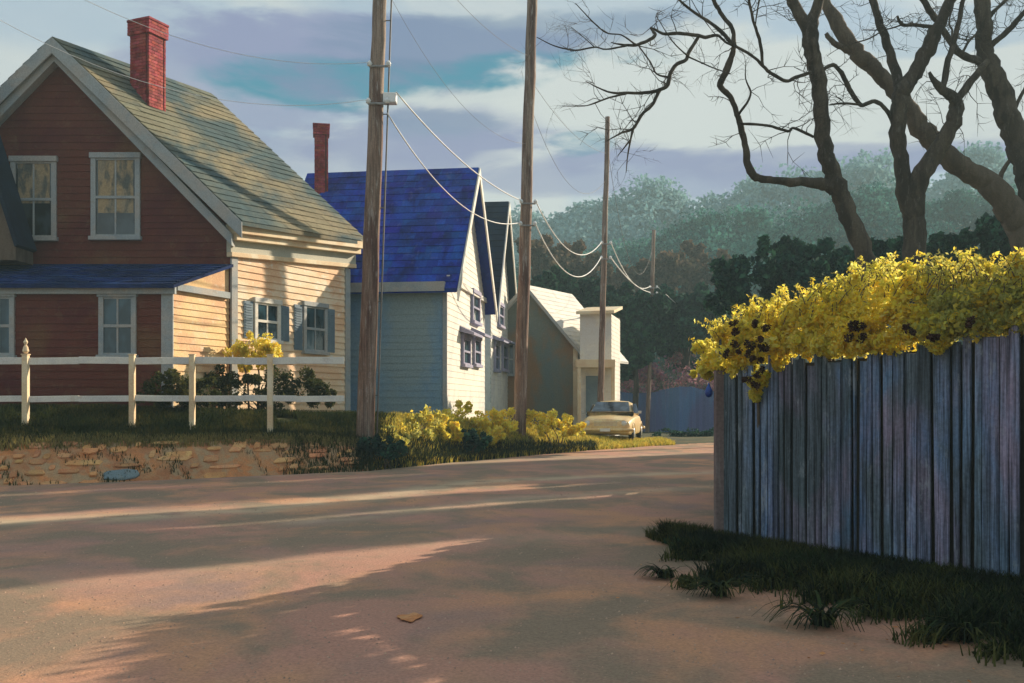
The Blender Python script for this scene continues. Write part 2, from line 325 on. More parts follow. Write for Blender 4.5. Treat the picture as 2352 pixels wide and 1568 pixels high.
def bush(name, label, cat, blobs, n, size, mat, stems=3, group=None, stemmat='barklight', aspect=.62):
    """blobs: list of (centre Vector, radius or (rx,ry,rz))"""
    cen = [b[0] for b in blobs]; rad = [b[1] if isinstance(b[1], tuple) else (b[1],)*3 for b in blobs]
    c0 = sum(cen, Vector())/len(cen); base = V(c0.x, c0.y, gz(c0.x, c0.y))
    t = thing(name, label, cat, base, group)
    # break blobs into smaller clumps for an uneven outline
    cc, rr = [], []
    for c, r in zip(cen, rad):
        cc.append(tuple(c)); rr.append([q*.7 for q in r])
        for _ in range(9):
            d = Vector((random.gauss(0,1), random.gauss(0,1), random.gauss(0,1))).normalized(); f = random.uniform(.6, .95)
            cc.append((c.x+d.x*r[0]*f, c.y+d.y*r[1]*f, c.z+d.z*r[2]*f)); s = random.uniform(.2, .42); rr.append([q*s for q in r])
    foliage('foliage', cc, rr, n, size, M[mat], t, aspect)
    mb = MB()
    for k in range(stems):
        tgt = cen[k % len(cen)]; p0 = base + V(random.uniform(-.15,.15), random.uniform(-.1,.1), -.05)
        r0 = .012+.012*(tgt.z-base.z); mb.tube([p0, p0.lerp(tgt, .5)+V(random.uniform(-.1,.1), 0, .1), tgt], [r0, r0*.7, r0*.25], 6)
    mb.build('stem', M[stemmat], t, True)
    return t

# ------------------------------------------------------------------ stony orange bank
wt = thing('stone_edging', 'low sloping edging of rough orange stones between the road and the grassy bank', 'stone edging', G(300,1106))
Xend = G(850,1082).x
xs = np.arange(-15.5, Xend+.8, .2); tt_ = np.arange(-.25, 1.11, .12)
def bz(X, t): return gz(X, edgeY(X)+max(t, 0))+.02+.03*mnoise.noise(Vector((X*2.3, t*4, 0)))-(.05 if t < -.1 else 0)-.12*smooth((X-Xend)/.7)
n = len(xs); nmesh('earth_bank', [(x, edgeY(x)+t, bz(x, t)) for t in tt_ for x in xs], [(j*n+i, j*n+i+1, (j+1)*n+i+1, (j+1)*n+i) for j in range(len(tt_)-1) for i in range(n-1)], M['earth'], smoothf=True, kind='structure')
def stone(m, X, t, a, b, hgt):
    k = random.randint(6, 8); ring = []; c = V(X, edgeY(X)+t, bz(X, t)); sl = math.atan2(h_wall(X), .85)
    e1 = V(1, (edgeY(X+.2)-edgeY(X-.2))/.4, 0).normalized(); e2 = V(0, math.cos(sl), math.sin(sl)); nn = e1.cross(e2)
    lo, mi, hi_ = [], [], []
    for q in range(k):
        th = 6.283*q/k+random.uniform(-.25,.25); ca, sa = math.cos(th), math.sin(th); ca = math.copysign(abs(ca)**.6, ca); sa = math.copysign(abs(sa)**.6, sa); f = random.uniform(.88, 1.08)
        p = c+e1*a*ca*f+e2*b*sa*f; lo.append(p-nn*.05); mi.append(p+nn*hgt*.7); hi_.append(c+(p-c)*.82+nn*hgt*random.uniform(.9,1.15))
    n0 = len(m.v); m.v += [tuple(p) for p in lo+mi+hi_]
    for r_ in (0, 1):
        for q in range(k): q2 = (q+1) % k; m.f.append((n0+r_*k+q, n0+r_*k+q2, n0+(r_+1)*k+q2, n0+(r_+1)*k+q))
    m.f.append(tuple(n0+2*k+q for q in range(k)))
mb = MB()
for row, t_ in enumerate((.02, .20, .38, .56, .73)):
    X = -15.4+random.uniform(0,.3)
    while X < Xend+.2:
        a = random.choice([.09,.14,.2,.28,.36])*random.uniform(.85,1.15)
        if mnoise.noise(Vector((X*.9, row*.6, 2))) > -.12-.1*(row in (1,2)) and not (-8.6 < X < -7.75 and row < 2): stone(mb, X+a, t_+random.uniform(-.09,.09), a*random.uniform(.7,.96), random.uniform(.05,.12), random.uniform(.015,.06))
        X += 2*a+random.uniform(.0,.04)
mb.build('stone_courses', M['stone'], wt)
mb = MB(); stone(mb, -8.15, .12, .36, .16, .05); mb.build('stone', M['stoneblue'], wt, bevel=.02, label='blue grey stone low in the orange edging')

# ------------------------------------------------------------------ wall frames & windows
def frame(p, q):                       # wall from p to q seen from outside, p left: returns origin, u, n
    u = (q-p); u.z = 0; u.normalize(); n = Vector((u.y, -u.x, 0)); return p.copy(), u, n
Z = Vector((0,0,1))
CAM = Vector((0,0,EYE))
def hit(fr, x, y):                     # photo position -> (along, height) on that wall
    o, u, n = fr; r = Vector(((x-CX)/F, 1, (HY-y)/F)); t = (o-CAM).dot(n)/r.dot(n); P = CAM+r*t; return (P-o).dot(u), P.z
def clap(mb, fr, z0, z1, lo, hi, step=.2, lap=.022):
    o, u, n = fr; o = V(o.x, o.y, 0); z = z0
    while z < z1-.01:
        zt = min(z+step, z1); a0, b0, a1, b1 = lo(z), hi(z), lo(zt), hi(zt)
        if b0-a0 > .02:
            if b1-a1 < .02: a1 = b1 = (a1+b1)/2
            P = lambda s, zz, d: o+u*s+n*d+Z*zz
            mb.quad(P(a0,z,lap), P(b0,z,lap), P(b1,zt,0), P(a1,zt,0)); mb.quad(P(a0,z,0), P(b0,z,0), P(b0,z,lap), P(a0,z,lap))
        z = zt
def window(parent, fr, s0, s1, z0, z1, frm='trim', pane='glass', cols=2, rows=2, fw=.11, blind=None, proud=.05, name='window', label=None):
    o, u, n = fr; o = V(o.x, o.y, 0)
    m = MB(); B = lambda m, a, b, c, d, e, f: m.box(o, u, n, Z, a, b, e, f, c, d)
    B(m, s0-fw, s0, z0, z1+.0, -.05, proud+.03); B(m, s1, s1+fw, z0, z1, -.05, proud+.03)
    B(m, s0-fw-.03, s1+fw+.03, z1, z1+fw*1.1, -.05, proud+.06); B(m, s0-fw-.04, s1+fw+.04, z0-fw*.8, z0, -.05, proud+.09)
    k = {} if not label else {'label': label}
    f = m.build(name, M[frm], parent, bevel=.008, **k)
    p = MB(); B(p, s0+.002, s1-.002, z0+.002, z1-.002, -.04, .032); p.build('pane', M[pane], f)
    g = MB(); zm = (z0+z1)/2
    B(g, s0, s1, zm-.035, zm+.035, .034, proud+.02)
    for c in range(1, cols): x = s0+(s1-s0)*c/cols; B(g, x-.022, x+.022, z0+.001, zm-.036, .034, proud); B(g, x-.022, x+.022, zm+.036, z1-.001, .034, proud)
    for a, b in ((z0, z0+.05), (z1-.05, z1)): B(g, s0, s1, a+.001, b-.001, .0345, proud+.01)
    g.build('sash', M[frm], f)
    if blind:
        q = MB(); B(q, s0+.05, s1-.05, z0+(z1-z0)*blind[0], z1-.05, .0335, .0365); q.build('blind', M['curtain'], f)
    return f
def lapped_roof(mb, eL, eR, rR, rL, n, t=.03):
    """eave left/right, ridge right/left; overlapping courses of separate shingles"""
    nor = (eR-eL).cross(rL-eL).normalized()
    if nor.z < 0: nor = -nor
    for i in range(n):
        a, b = i/n, (i+1.12)/n; b = min(b, 1.)
        l0, r0, l1, r1 = eL.lerp(rL, a), eR.lerp(rR, a), eL.lerp(rL, b), eR.lerp(rR, b)
        k = max(3, int((r0-l0).length/.45)); cuts = [0]+sorted((j+random.uniform(-.25,.25)+(.5 if i%2 else 0))/k for j in range(1, k))+[1]
        cuts = [min(1, max(0, c)) for c in cuts]
        for c0, c1 in zip(cuts[:-1], cuts[1:]):
            if c1-c0 < .002: continue
            A, B_ = l0.lerp(r0, c0), l0.lerp(r0, c1-.0015); C_, D = l1.lerp(r1, c1-.0015), l1.lerp(r1, c0)
            tt = t*random.uniform(.7, 1.3); mb.quad(A+nor*tt, B_+nor*tt, C_+nor*.004, D+nor*.004); mb.quad(A, B_, B_+nor*tt, A+nor*tt)
def chimney(parent, cx, cy, z0, z1, a, b, rot=0., name='chimney'):
    u = V(math.cos(rot), math.sin(rot), 0); v = V(-math.sin(rot), math.cos(rot), 0); o = V(cx, cy, 0)
    m = MB(); m.box(o, u, v, Z, -a/2+.02, a/2-.02, -b/2+.02, b/2-.02, z0, z1-.02)
    c = m.build(name, M['mortar'], parent)
    k = MB(); z = z0; r = 0; bh = .085
    while z < z1:
        top = z > z1-.35; e = (.05 if top else 0)
        for side in range(4):
            L_, wd = (a, b) if side % 2 == 0 else (b, a)
            uu, vv = (u, v) if side == 0 else (v, -u) if side == 1 else (-u, -v) if side == 2 else (-v, u)
            s = -L_/2-e+(.0 if r % 2 else .11)
            if s > -L_/2-e+.02: k.box(o, uu, vv, Z, -L_/2-e, s-.012, -wd/2-e-random.uniform(0,.008), -wd/2+.05, z, z+bh-.012)
            while s < L_/2+e-.1:
                s2 = min(s+.22, L_/2+e-.09); k.box(o, uu, vv, Z, s, s2-.012, -wd/2-e-random.uniform(0,.01), -wd/2+.05, z, z+bh-.012); s = s+.22
        z += bh; r += 1
    k.build('brickwork', M['brick'], c)
    q = MB(); q.box(o, u, v, Z, -a/2-.07, a/2+.07, -b/2-.07, b/2+.07, z1+.0, z1+.07); q.build('chimney_cap', M['brick'], c, bevel=.02)
    return c

# ------------------------------------------------------------------ RED HOUSE
GD, FD, PD = 26.0, 30.5, 24.0
nE = W(530, 495, GD); pk = W(138, 98, GD); fE = V((800-CX)/F*FD, FD, 6.75); side = V(fE.x-nE.x, fE.y-nE.y, 0)
ezn = nE.z-.18; half = nE.x-pk.x; ridz = pk.z-.12
lE = V(pk.x-half, GD, ezn)
rh = thing('red_house', 'large dark red gabled house with olive shingle roof and tall brick chimney', 'house', V(pk.x, GD, gz(pk.x, GD)))
fr = frame(V(lE.x, GD, 0), V(nE.x, GD, 0)); Wd = nE.x-lE.x
mb = MB()
MB.box(mb, V(lE.x,GD,0), V(1,0,0), V(0,1,0), Z, .02, Wd-.02, .02, .12, 0, ezn)
clap(mb, fr, .9, ezn, lambda z: 0, lambda z: Wd, .19, .02)
clap(mb, fr, ezn, ridz, lambda z: Wd/2*(z-ezn)/(ridz-ezn), lambda z: Wd-Wd/2*(z-ezn)/(ridz-ezn), .19, .02)
mb.build('wall', M['red'], rh)
# lit side wall
sfr = frame(V(nE.x, GD, 0), V(fE.x, FD, 0)); SL = side.length; ezf = 6.6
mb = MB(); clap(mb, sfr, .9, 6.0, lambda z: 0, lambda z: SL, .185, .03)
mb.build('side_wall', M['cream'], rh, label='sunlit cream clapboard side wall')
# back + far walls (so that the house is closed)
bl = V(lE.x+side.x, FD, 0)
mb = MB(); mb.quad(V(lE.x,GD,.5), V(lE.x,GD,ezn), V(bl.x,FD,ezn), V(bl.x,FD,.5)).quad(V(bl.x,FD,.5), V(fE.x,FD,.5), V(fE.x,FD,ezf), V(bl.x,FD,ezn)).poly([V(bl.x,FD,ezn), V(fE.x,FD,ezf), V(pk.x+side.x,FD,11.0)])
mb.build('rear_wall', M['red'], rh)
# cornice on the lit side : three stepped bands following the sloping eave
o, u, n = sfr
def band(mb, a0, a1, d0, d1, s0=-.1, s1=None):
    s1 = SL+.25 if s1 is None else s1
    P = lambda s, d, z: V(o.x,o.y,0)+u*s+n*d+Z*z
    e = lambda s: ezn-.12+(ezf-ezn+.1)*s/SL
    mb.hexa([P(s0,d0,e(s0)+a0),P(s1,d0,e(s1)+a0),P(s1,d1,e(s1)+a0),P(s0,d1,e(s0)+a0),P(s0,d0,e(s0)+a1),P(s1,d0,e(s1)+a1),P(s1,d1,e(s1)+a1),P(s0,d1,e(s0)+a1)])
mb = MB(); band(mb, -.2, .06, -.05, .42, -.14); band(mb, -.36, -.2, -.05, .30, -.1); band(mb, -.78, -.66, -.05, .13); mb.build('cornice', M['trimy'], rh, bevel=.01)
mb = MB(); band(mb, -.66, -.36, -.05, .10); mb.build('frieze', M['frieze'], rh)
MB().box(V(o.x,o.y,0), u, n, Z, -.02, .2, .0, .06, 1, ezn-.78).build('corner_board', M['trim'], rh); MB().box(V(o.x,o.y,0), u, n, Z, SL-.2, SL+.03, -.02, .06, 1, ezn-.6).build('corner_board', M['trim'], rh)
# roof
ov = V(0,-.45,0); so = side.normalized()*.35
eRn = V(nE.x+.42, GD, ezn-.05)+ov; pkn = V(pk.x, GD, pk.z)+ov; pkf = V(pk.x+side.x, FD, 11.25)+so; eRf = V(fE.x+.45, FD, 6.62)+so
eLn = V(lE.x-.42, GD, ezn-.05)+ov; eLf = V(bl.x-.42, FD, ezn)+so
mb = MB(); lapped_roof(mb, eRn, eRf, pkf, pkn, 26); lapped_roof(mb, eLn, eLf, pkf, pkn, 26)
t_ = V(0,0,-.1)
mb.slab(eRn, eRf, pkf, pkn, t_); mb.slab(eLn, eLf, pkf, pkn, t_)
roof = mb.build('roof', M['roof_green'], rh)
# rake boards
def rake(mb, a, b, w, dep, lift=0.):
    d = (b-a).normalized(); nn = V(0,0,1)
    lo = -nn*w; mb.hexa([a+lo, b+lo, b+lo+V(0,dep,0), a+lo+V(0,dep,0), a+nn*lift, b+nn*lift, b+V(0,dep,0)+nn*lift, a+V(0,dep,0)+nn*lift])
mb = MB(); dz = V(0,-.04,-.02)
rake(mb, eRn+dz, pkn+dz, .42, .05); mb.build('rake_board', M['trim'], rh, bevel=.01); mb = MB(); rake(mb, eLn+dz, pkn+dz, .42, .05)
mb.build('rake_board', M['trim'], rh, bevel=.01)
mb = MB(); dz = V(0,.10,-.3); rake(mb, eRn+dz+V(-.3,0,0), pkn+dz, .30, .3); mb.build('soffit', M['trim'], rh); mb = MB(); rake(mb, eLn+dz+V(.3,0,0), pkn+dz, .30, .3)
mb.build('soffit', M['trim'], rh)
# chimney on the roof near the ridge
cc = W(340, 100, 27.0)
c1 = chimney(roof, cc.x, cc.y, 9.6, W(340, 58, 27.0).z, .66, .62, math.radians(-24))
# upper windows
for (a, b, c, d, bl_) in ((38, 120, 372, 545, (.45,)), (222, 312, 364, 543, (.30,))):
    s0, z1 = hit(fr, a, c); s1, z0 = hit(fr, b, d); window(rh, fr, s0, s1, z0, z1, 'trim', 'glass', 2, 2, .13, blind=bl_)
# vertical pale streak trim board on right of the gable
s0, z1 = hit(fr, 452, 505); s1, z0 = hit(fr, 466, 600)
# ground-floor front volume (enclosed porch)
pL = V((-60-CX)/F*PD-2, PD, 0); pR = V((397-CX)/F*PD, PD, 0); pB = V((530-CX)/F*GD-.05, GD-.02, 0)
pfr = frame(pL, pR); PW = (pR-pL).length; pz = W(0, 655, PD).z; pzb = W(0, 606, GD).z
mb = MB(); clap(mb, pfr, .9, pz, lambda z: 0, lambda z: PW, .19, .02); mb.build('porch_wall', M['red'], rh)
psf = frame(pR, pB); PSL = (pB-pR).length
mb = MB(); clap(mb, psf, .9, pz, lambda z: 0, lambda z: PSL, .17, .025)
mb.prism([V(pR.x,pR.y,pz), V(pB.x,pB.y,pz), V(pB.x,pB.y,pzb)], V(-.08,0,0))
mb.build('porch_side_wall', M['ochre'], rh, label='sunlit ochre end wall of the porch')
mb = MB(); mb.box(V(pR.x,pR.y,0), V(1,0,0), V(0,1,0), Z, -.26, .02, -.06, .0, 1, pz); mb.box(V(pL.x,pL.y,0), V(1,0,0), V(0,1,0), Z, 0, PW+.1, -.16, -.04, pz-.22, pz+.0)
mb.box(V(pR.x,pR.y,0), (pB-pR).normalized(), V(.97,-.24,0), Z, .02, PSL-.1, .03, .12, pz-.12, pz+.04)
mb.build('porch_trim', M['trim'], rh)
mb = MB(); a, b = V(pL.x,PD-.3,pz-.02), V(pR.x+.12,PD-.3,pz-.02); c, d = V(pB.x+.12,GD,pzb), V(pL.x,GD,pzb)
lapped_roof(mb, a, b, c, d, 9); mb.slab(a, b, c, d, V(0,0,-.08)); mb.build('porch_roof', M['roof_porch'], rh, label='dark blue lean-to porch roof')
for a, b in ((-25, 24), (240, 303)):
    s0, z1 = hit(pfr, a, 682); s1, z0 = hit(pfr, b, 815); window(rh, pfr, s0, s1, z0, z1, 'trim', 'glassblue', 2, 2, .12)
# side windows
for a, b, c, d, fm in ((588, 634, 694, 782, 'white'), (700, 742, 702, 808, 'trim')):
    s0, z1 = hit(sfr, a, c); s1, z0 = hit(sfr, b, d); window(rh, sfr, s0, s1, z0, z1, fm, 'glassblue', 2, 2, .12)
    # louvred shutters
    for q0, q1 in ((s0-.5, s0-.16), (s1+.16, s1+.5)):
        m = MB(); m.box(V(o.x,o.y,0), u, n, Z, q0, q1, .0, .05, z0, z1); zz_ = z0+.05
        while zz_ < z1-.05: m.box(V(o.x,o.y,0), u, n, Z, q0+.04, q1-.04, .051, .066, zz_, zz_+.035); zz_ += .07
        m.build('shutter', M['door'], rh)
# brown lean-to at the far left edge with a dark blue sloping verge
sh = thing('lean_to', 'brown weathered lean-to with dark blue sloping edge at the left end of the red house', 'shed', V(-12.6, 24.9, 1.4))
a, b = W(-12, 430, 24.6), W(36, 562, 24.6)
mb = MB(); mb.prism([V(-16,24.6,a.z+4.6), a, b, V(b.x,24.6,pzb-.1), V(-16,24.6,pzb-.1)], V(0,.9,0)); mb.build('wall', M['barklight'], sh)
mb = MB(); mb.prism([a+V(-2.4,-.06,7.6), b+V(0,-.06,-.05), b+V(.08,-.06,0), a+V(-2.30,-.06,7.68)], V(0,1.,0)); mb.build('roof', M['roof_navy'], sh)

# ------------------------------------------------------------------ rail fence in front of the red house
rf = thing('rail_fence', 'white two-rail fence on the bank in front of the red house', 'fence', W(300, 950, 22.3))
def fpos(x): d = interp(x, [-200, 0, 395, 780], [20.6, 21, 22.6, 24.3]); return d
mb1, mb2 = MB(), MB()
xs_ = [-200,-60,60,180,300,370,440,560,680,790]
for mbx, y0, y1 in ((mb1, 820, 836), (mb2, 908, 922)):
    for a, b in zip(xs_[:-1], xs_[1:]):
        j0 = random.uniform(-2,2)
        P = [W(a, y1+j0, fpos(a)), W(b, y1, fpos(b)), W(b, y1, fpos(b))+V(0,.07,0), W(a, y1+j0, fpos(a))+V(0,.07,0)]
        Q = [W(a, y0+j0, fpos(a)), W(b, y0, fpos(b)), W(b, y0, fpos(b))+V(0,.07,0), W(a, y0+j0, fpos(a))+V(0,.07,0)]
        mbx.hexa(P+Q)
mb1.build('rail', M['white'], rf, bevel=.008); mb2.build('rail', M['white'], rf, bevel=.008)
for x in (-130, 58, 303, 441, 620):
    p = W(x, 820, fpos(x)); zb = gz(p.x, p.y)-.1; m = MB(); m.box(V(p.x,p.y,0), V(1,0,0), V(0,1,0), Z, -.06, .06, -.04, .08, zb, p.z+.05)
    m.box(V(p.x,p.y,0), V(1,0,0), V(0,1,0), Z, -.075, .075, -.055, .095, p.z+.05, p.z+.07)
    if x in (58,): m.lathe(V(p.x,p.y+.02,p.z+.08), [(.03,0),(.07,.05),(.05,.14),(.02,.18),(.05,.24),(.0,.34)], 10)
    m.build('post', M['trimy'], rf, bevel=.008)

# ------------------------------------------------------------------ BLUE ROOF HOUSE
bh = thing('blue_roofed_house', 'house with steep bright blue roof, slate blue front and white gable end', 'house', V(-3.4, 31.5, gz(-3.4, 31.5)))
D1 = 31.5; A = V((1026-CX)/F*D1, D1, 0); Bc = V((1113-CX)/F*38.5, 38.5, 0); Lf = V((640-CX)/F*32.3, 32.3, 0)
ez = W(0, 640, D1).z; rz = W(0, 385, 35.).z; sv = Bc-A
def gable_house(t, A, Bc, Lf, ez, rz, front, gable, roofm, ovr=.35, base=.3, trim='white', ovg=.4, courses=18, fascia='trim'):
    """A near right corner, Bc far right corner, Lf near left corner"""
    Lb = Lf+(Bc-A); mid = (A+Bc)/2; lm = (Lf+Lb)/2; ff = frame(Lf, A); gf = frame(A, Bc); gl = (Bc-A).length; fl = (A-Lf).length
    mb = MB(); clap(mb, ff, base, ez, lambda z: 0, lambda z: fl, .22, .012); mb.build('front_wall', M[front], t)
    mb = MB(); clap(mb, gf, base, ez, lambda z: 0, lambda z: gl, .2, .014); clap(mb, gf, ez, rz-.15, lambda z: gl/2*(z-ez)/(rz-ez), lambda z: gl-gl/2*(z-ez)/(rz-ez), .2, .014)
    mb.build('gable_wall', M[gable], t)
    mb = MB(); mb.quad(V(Lb.x,Lb.y,base), V(Bc.x,Bc.y,base), V(Bc.x,Bc.y,ez), V(Lb.x,Lb.y,ez)).poly([V(Lf.x,Lf.y,base), V(Lb.x,Lb.y,base), V(Lb.x,Lb.y,ez), V(lm.x,lm.y,rz-.1), V(Lf.x,Lf.y,ez)])
    mb.build('rear_wall', M[front], t)
    x = (A-Lf).normalized(); g = (Bc-A).normalized(); sl = (rz-ez)/(gl/2)
    eR = V(A.x,A.y,ez)+x*ovg-g*ovr-Z*(ovr*sl-.06); eL = V(Lf.x,Lf.y,ez)-x*.3-g*ovr-Z*(ovr*sl-.06); rR = V(mid.x,mid.y,rz)+x*ovg; rL = V(lm.x,lm.y,rz)-x*.3
    bR = V(Bc.x,Bc.y,ez)+x*ovg+g*ovr-Z*(ovr*sl-.06); bL = V(Lb.x,Lb.y,ez)-x*.3+g*ovr-Z*(ovr*sl-.06)
    mb = MB(); lapped_roof(mb, eL, eR, rR, rL, courses); lapped_roof(mb, bL, bR, rR, rL, courses); mb.slab(eL, eR, rR, rL, Z*-.1); mb.slab(bL, bR, rR, rL, Z*-.1)
    roof = mb.build('roof', M[roofm], t)
    for e in (eR, bR):
        mb = MB(); s = e+x*.01-Z*.02; r = rR+x*.01-Z*.02; mb.hexa([s-Z*.36, r-Z*.36, r-Z*.36+x*.05, s-Z*.36+x*.05, s, r, r+x*.05, s+x*.05]); mb.build('rake_board', M[trim], t)
    mb = MB(); o_ = V(Lf.x,Lf.y,0); mb.box(o_, x, -g, Z, -.1, fl+.0, .02, ovr+.03, ez-.42, ez-.12); mb.build('fascia', M[fascia], t)
    return ff, gf, roof, x, g
ff, gf, broof, bx_, bg_ = gable_house(bh, A, Bc, Lf, ez, rz, 'slate', 'white', 'roof_blue', ovr=.35)
cc = W(738, 330, 35.2); chimney(broof, cc.x, cc.y, 8.9, W(738, 292, 35.2).z, .46, .46, .2)
mb = MB(); oo = V(A.x,A.y,0); mb.box(oo, -bx_, -bg_, Z, -.02, .12, .0, .05, .3, ez-.42); mb.build('corner_board', M['trim'], bh)
def hooded(parent, gf, a, b, c, d, hood=True, fm='lilac'):
    s0, z1 = hit(gf, a, c); s1, z0 = hit(gf, b, d); w = window(parent, gf, s0, s1, z0, z1, fm, 'glassblue', 1, 2, .14, proud=.08)
    if hood:
        o, u, n = gf; o = V(o.x,o.y,0); m = MB(); m.hexa([o+u*(s0-.35)+n*.0+Z*(z1+.2), o+u*(s1+.35)+Z*(z1+.2), o+u*(s1+.35)+n*.5+Z*(z1+.08), o+u*(s0-.35)+n*.5+Z*(z1+.08),
            o+u*(s0-.35)+Z*(z1+.4), o+u*(s1+.35)+Z*(z1+.4), o+u*(s1+.35)+n*.5+Z*(z1+.16), o+u*(s0-.35)+n*.5+Z*(z1+.16)]); m.build('hood', M['lilac'], w)
hooded(bh, gf, 1082, 1096, 672, 742, False)
hooded(bh, gf, 1060, 1074, 776, 838); hooded(bh, gf, 1086, 1098, 778, 838)
s0, z1 = hit(gf, 1078, 800); s1, z0 = hit(gf, 1098, 925)
mb = MB(); o_, u_, n_ = gf; P_ = V(o_.x,o_.y,0)
s, z = hit(gf, 1062, 655); mb.box(P_, u_, n_, Z, .0, sv.length, .0, .1, ez-.05, ez+.12); mb.build('belt_course', M['white'], bh)

# dark roofed house behind it
nh = thing('navy_roofed_house', 'narrow cream house with nearly black navy roof behind the blue-roofed house', 'house', V(-1.2, 44, .7))
D2 = 42.5; A2 = V((1127-CX)/F*D2, D2, 0); B2 = V((1172-CX)/F*49, 49, 0); L2 = V(-5.2, 43, 0)
ez2 = W(0, 688, D2).z; rz2 = W(0, 462, 45.7).z
ff2, gf2, r2, x2, g2 = gable_house(nh, A2, B2, L2, ez2, rz2, 'white', 'white', 'roof_navy', ovr=.3, ovg=.35)
hooded(nh, gf2, 1134, 1142, 790, 850); hooded(nh, gf2, 1152, 1162, 792, 850, True)
hooded(nh, gf2, 1143, 1152, 700, 750, False)

# ------------------------------------------------------------------ OLIVE HOUSE
oh = thing('olive_house', 'weathered olive grey gabled house with pale sunlit roof behind the second pole', 'house', V(1.2, 48, .6))
D3 = 48.; l3 = V(-2.0, D3, 0); r3 = V((1322-CX)/F*D3, D3, 0); pk3 = W(1206, 655, D3); e3z = W(0, 800, D3).z; bv = V(2.5, 4.2, 0)
f3 = frame(l3, r3); w3 = (r3-l3).length; pc = pk3.x-l3.x; zc = pk3.z-.15
mb = MB(); clap(mb, f3, .2, e3z, lambda z: 0, lambda z: w3, .22, .012); clap(mb, f3, e3z, zc, lambda z: pc*(z-e3z)/(zc-e3z), lambda z: w3-(w3-pc)*(z-e3z)/(zc-e3z), .22, .012); mb.build('front_wall', M['olive'], oh)
mb = MB(); mb.quad(V(r3.x,D3,.2), V(r3.x+bv.x,D3+bv.y,.2), V(r3.x+bv.x,D3+bv.y,e3z), V(r3.x,D3,e3z)).poly([V(l3.x,D3,.2)+bv, V(r3.x,D3,.2)+bv, V(r3.x,D3,e3z)+bv, V(pk3.x,D3,zc)+bv, V(l3.x,D3,e3z)+bv]); mb.build('rear_wall', M['white'], oh)
sl = (pk3.z-e3z)/(r3.x-pk3.x)
eR, rN = V(r3.x+.5, D3-.35, e3z-.5*sl+.12), V(pk3.x, D3-.35, pk3.z); eL = V(l3.x-.4, D3-.35, e3z-.2)
mb = MB(); lapped_roof(mb, eR, eR+bv, rN+bv, rN, 16, .02); lapped_roof(mb, eL, eL+bv, rN+bv, rN, 16, .02); mb.slab(eR, eR+bv, rN+bv, rN, Z*-.09); mb.slab(eL, eL+bv, rN+bv, rN, Z*-.09); mb.build('roof', M['white'], oh, label='pale sunlit shingle roof')
mb = MB(); rake(mb, eR+V(0,-.03,0), rN+V(0,-.03,0), .2, .05); mb.build('rake_board', M['trim'], oh); mb = MB(); rake(mb, eL+V(0,-.03,0), rN+V(0,-.03,0), .2, .05); mb.build('rake_board', M['trim'], oh)
mb = MB(); mb.box(V(r3.x,D3,0), V(1,0,0), V(0,1,0), Z, -.12, .1, -.1, .0, .2, e3z); mb.build('corner_board', M['trimy'], oh)
s0, z1 = hit(f3, 1160, 790); s1, z0 = hit(f3, 1178, 860); window(oh, f3, s0, s1, z0, z1, 'trim', 'glass', 2, 2, .1)

# ------------------------------------------------------------------ WHITE PORCH HOUSE
ph = thing('white_porch_house', 'small pale flat-topped house with porch posts and blue grey door behind the car', 'house', V(3.9, 46.5, .3))
D4 = 46.5; l4 = V((1332-CX)/F*D4, D4, 0); r4 = V((1404-CX)/F*D4, D4, 0); t4 = W(0, 716, D4).z; f4 = frame(l4, r4); w4 = (r4-l4).length; bk = V(.75, 3.2, 0)
mb = MB(); clap(mb, f4, .1, t4, lambda z: 0, lambda z: w4, .2, .014); mb.build('front_wall', M['white'], ph)
g4 = frame(r4, r4+bk)
mb = MB(); clap(mb, g4, .1, t4-.1, lambda z: 0, lambda z: bk.length, .2, .014); mb.quad(l4+Z*.1, l4+bk+Z*.1, l4+bk+Z*t4, l4+Z*t4).quad(l4+bk+Z*.1, r4+bk+Z*.1, r4+bk+Z*t4, l4+bk+Z*t4); mb.build('side_wall', M['white'], ph)
mb = MB(); a, b = V(l4.x-.2,D4-.3,t4), V(r4.x+.1,D4-.3,t4+.05); mb.slab(a, b, b+bk+Z*.5, a+bk+Z*.5, Z*-.14)
mb.build('roof', M['trimy'], ph)
mb = MB()
za, zb_ = W(0, 846, D4).z, W(0, 834, D4).z
mb.box(V(l4.x,D4,0), V(1,0,0), V(0,-1,0), Z, -.25, w4+.05, .0, 1.3, za, zb_+.12)
mb.build('porch_canopy', M['trimy'], ph, bevel=.01)
for k in (-.2, w4-.12): MB().box(V(l4.x,D4,0), V(1,0,0), V(0,-1,0), Z, k, k+.16, 1.1, 1.26, .1, za).build('porch_post', M['trimy'], ph, bevel=.01)
mb = MB(); mb.box(V(l4.x,D4,0), V(1,0,0), V(0,-1,0), Z, .28, 1.1, .02, .07, .2, za-.35); dr = mb.build('door', M['door'], ph)
mb = MB(); mb.lathe(V(l4.x+1.0,D4-.08,1.3), [(.02,0),(.04,.03),(.0,.07)], 10, V(0,-1,0)); mb.build('handle', M['metal'], dr)


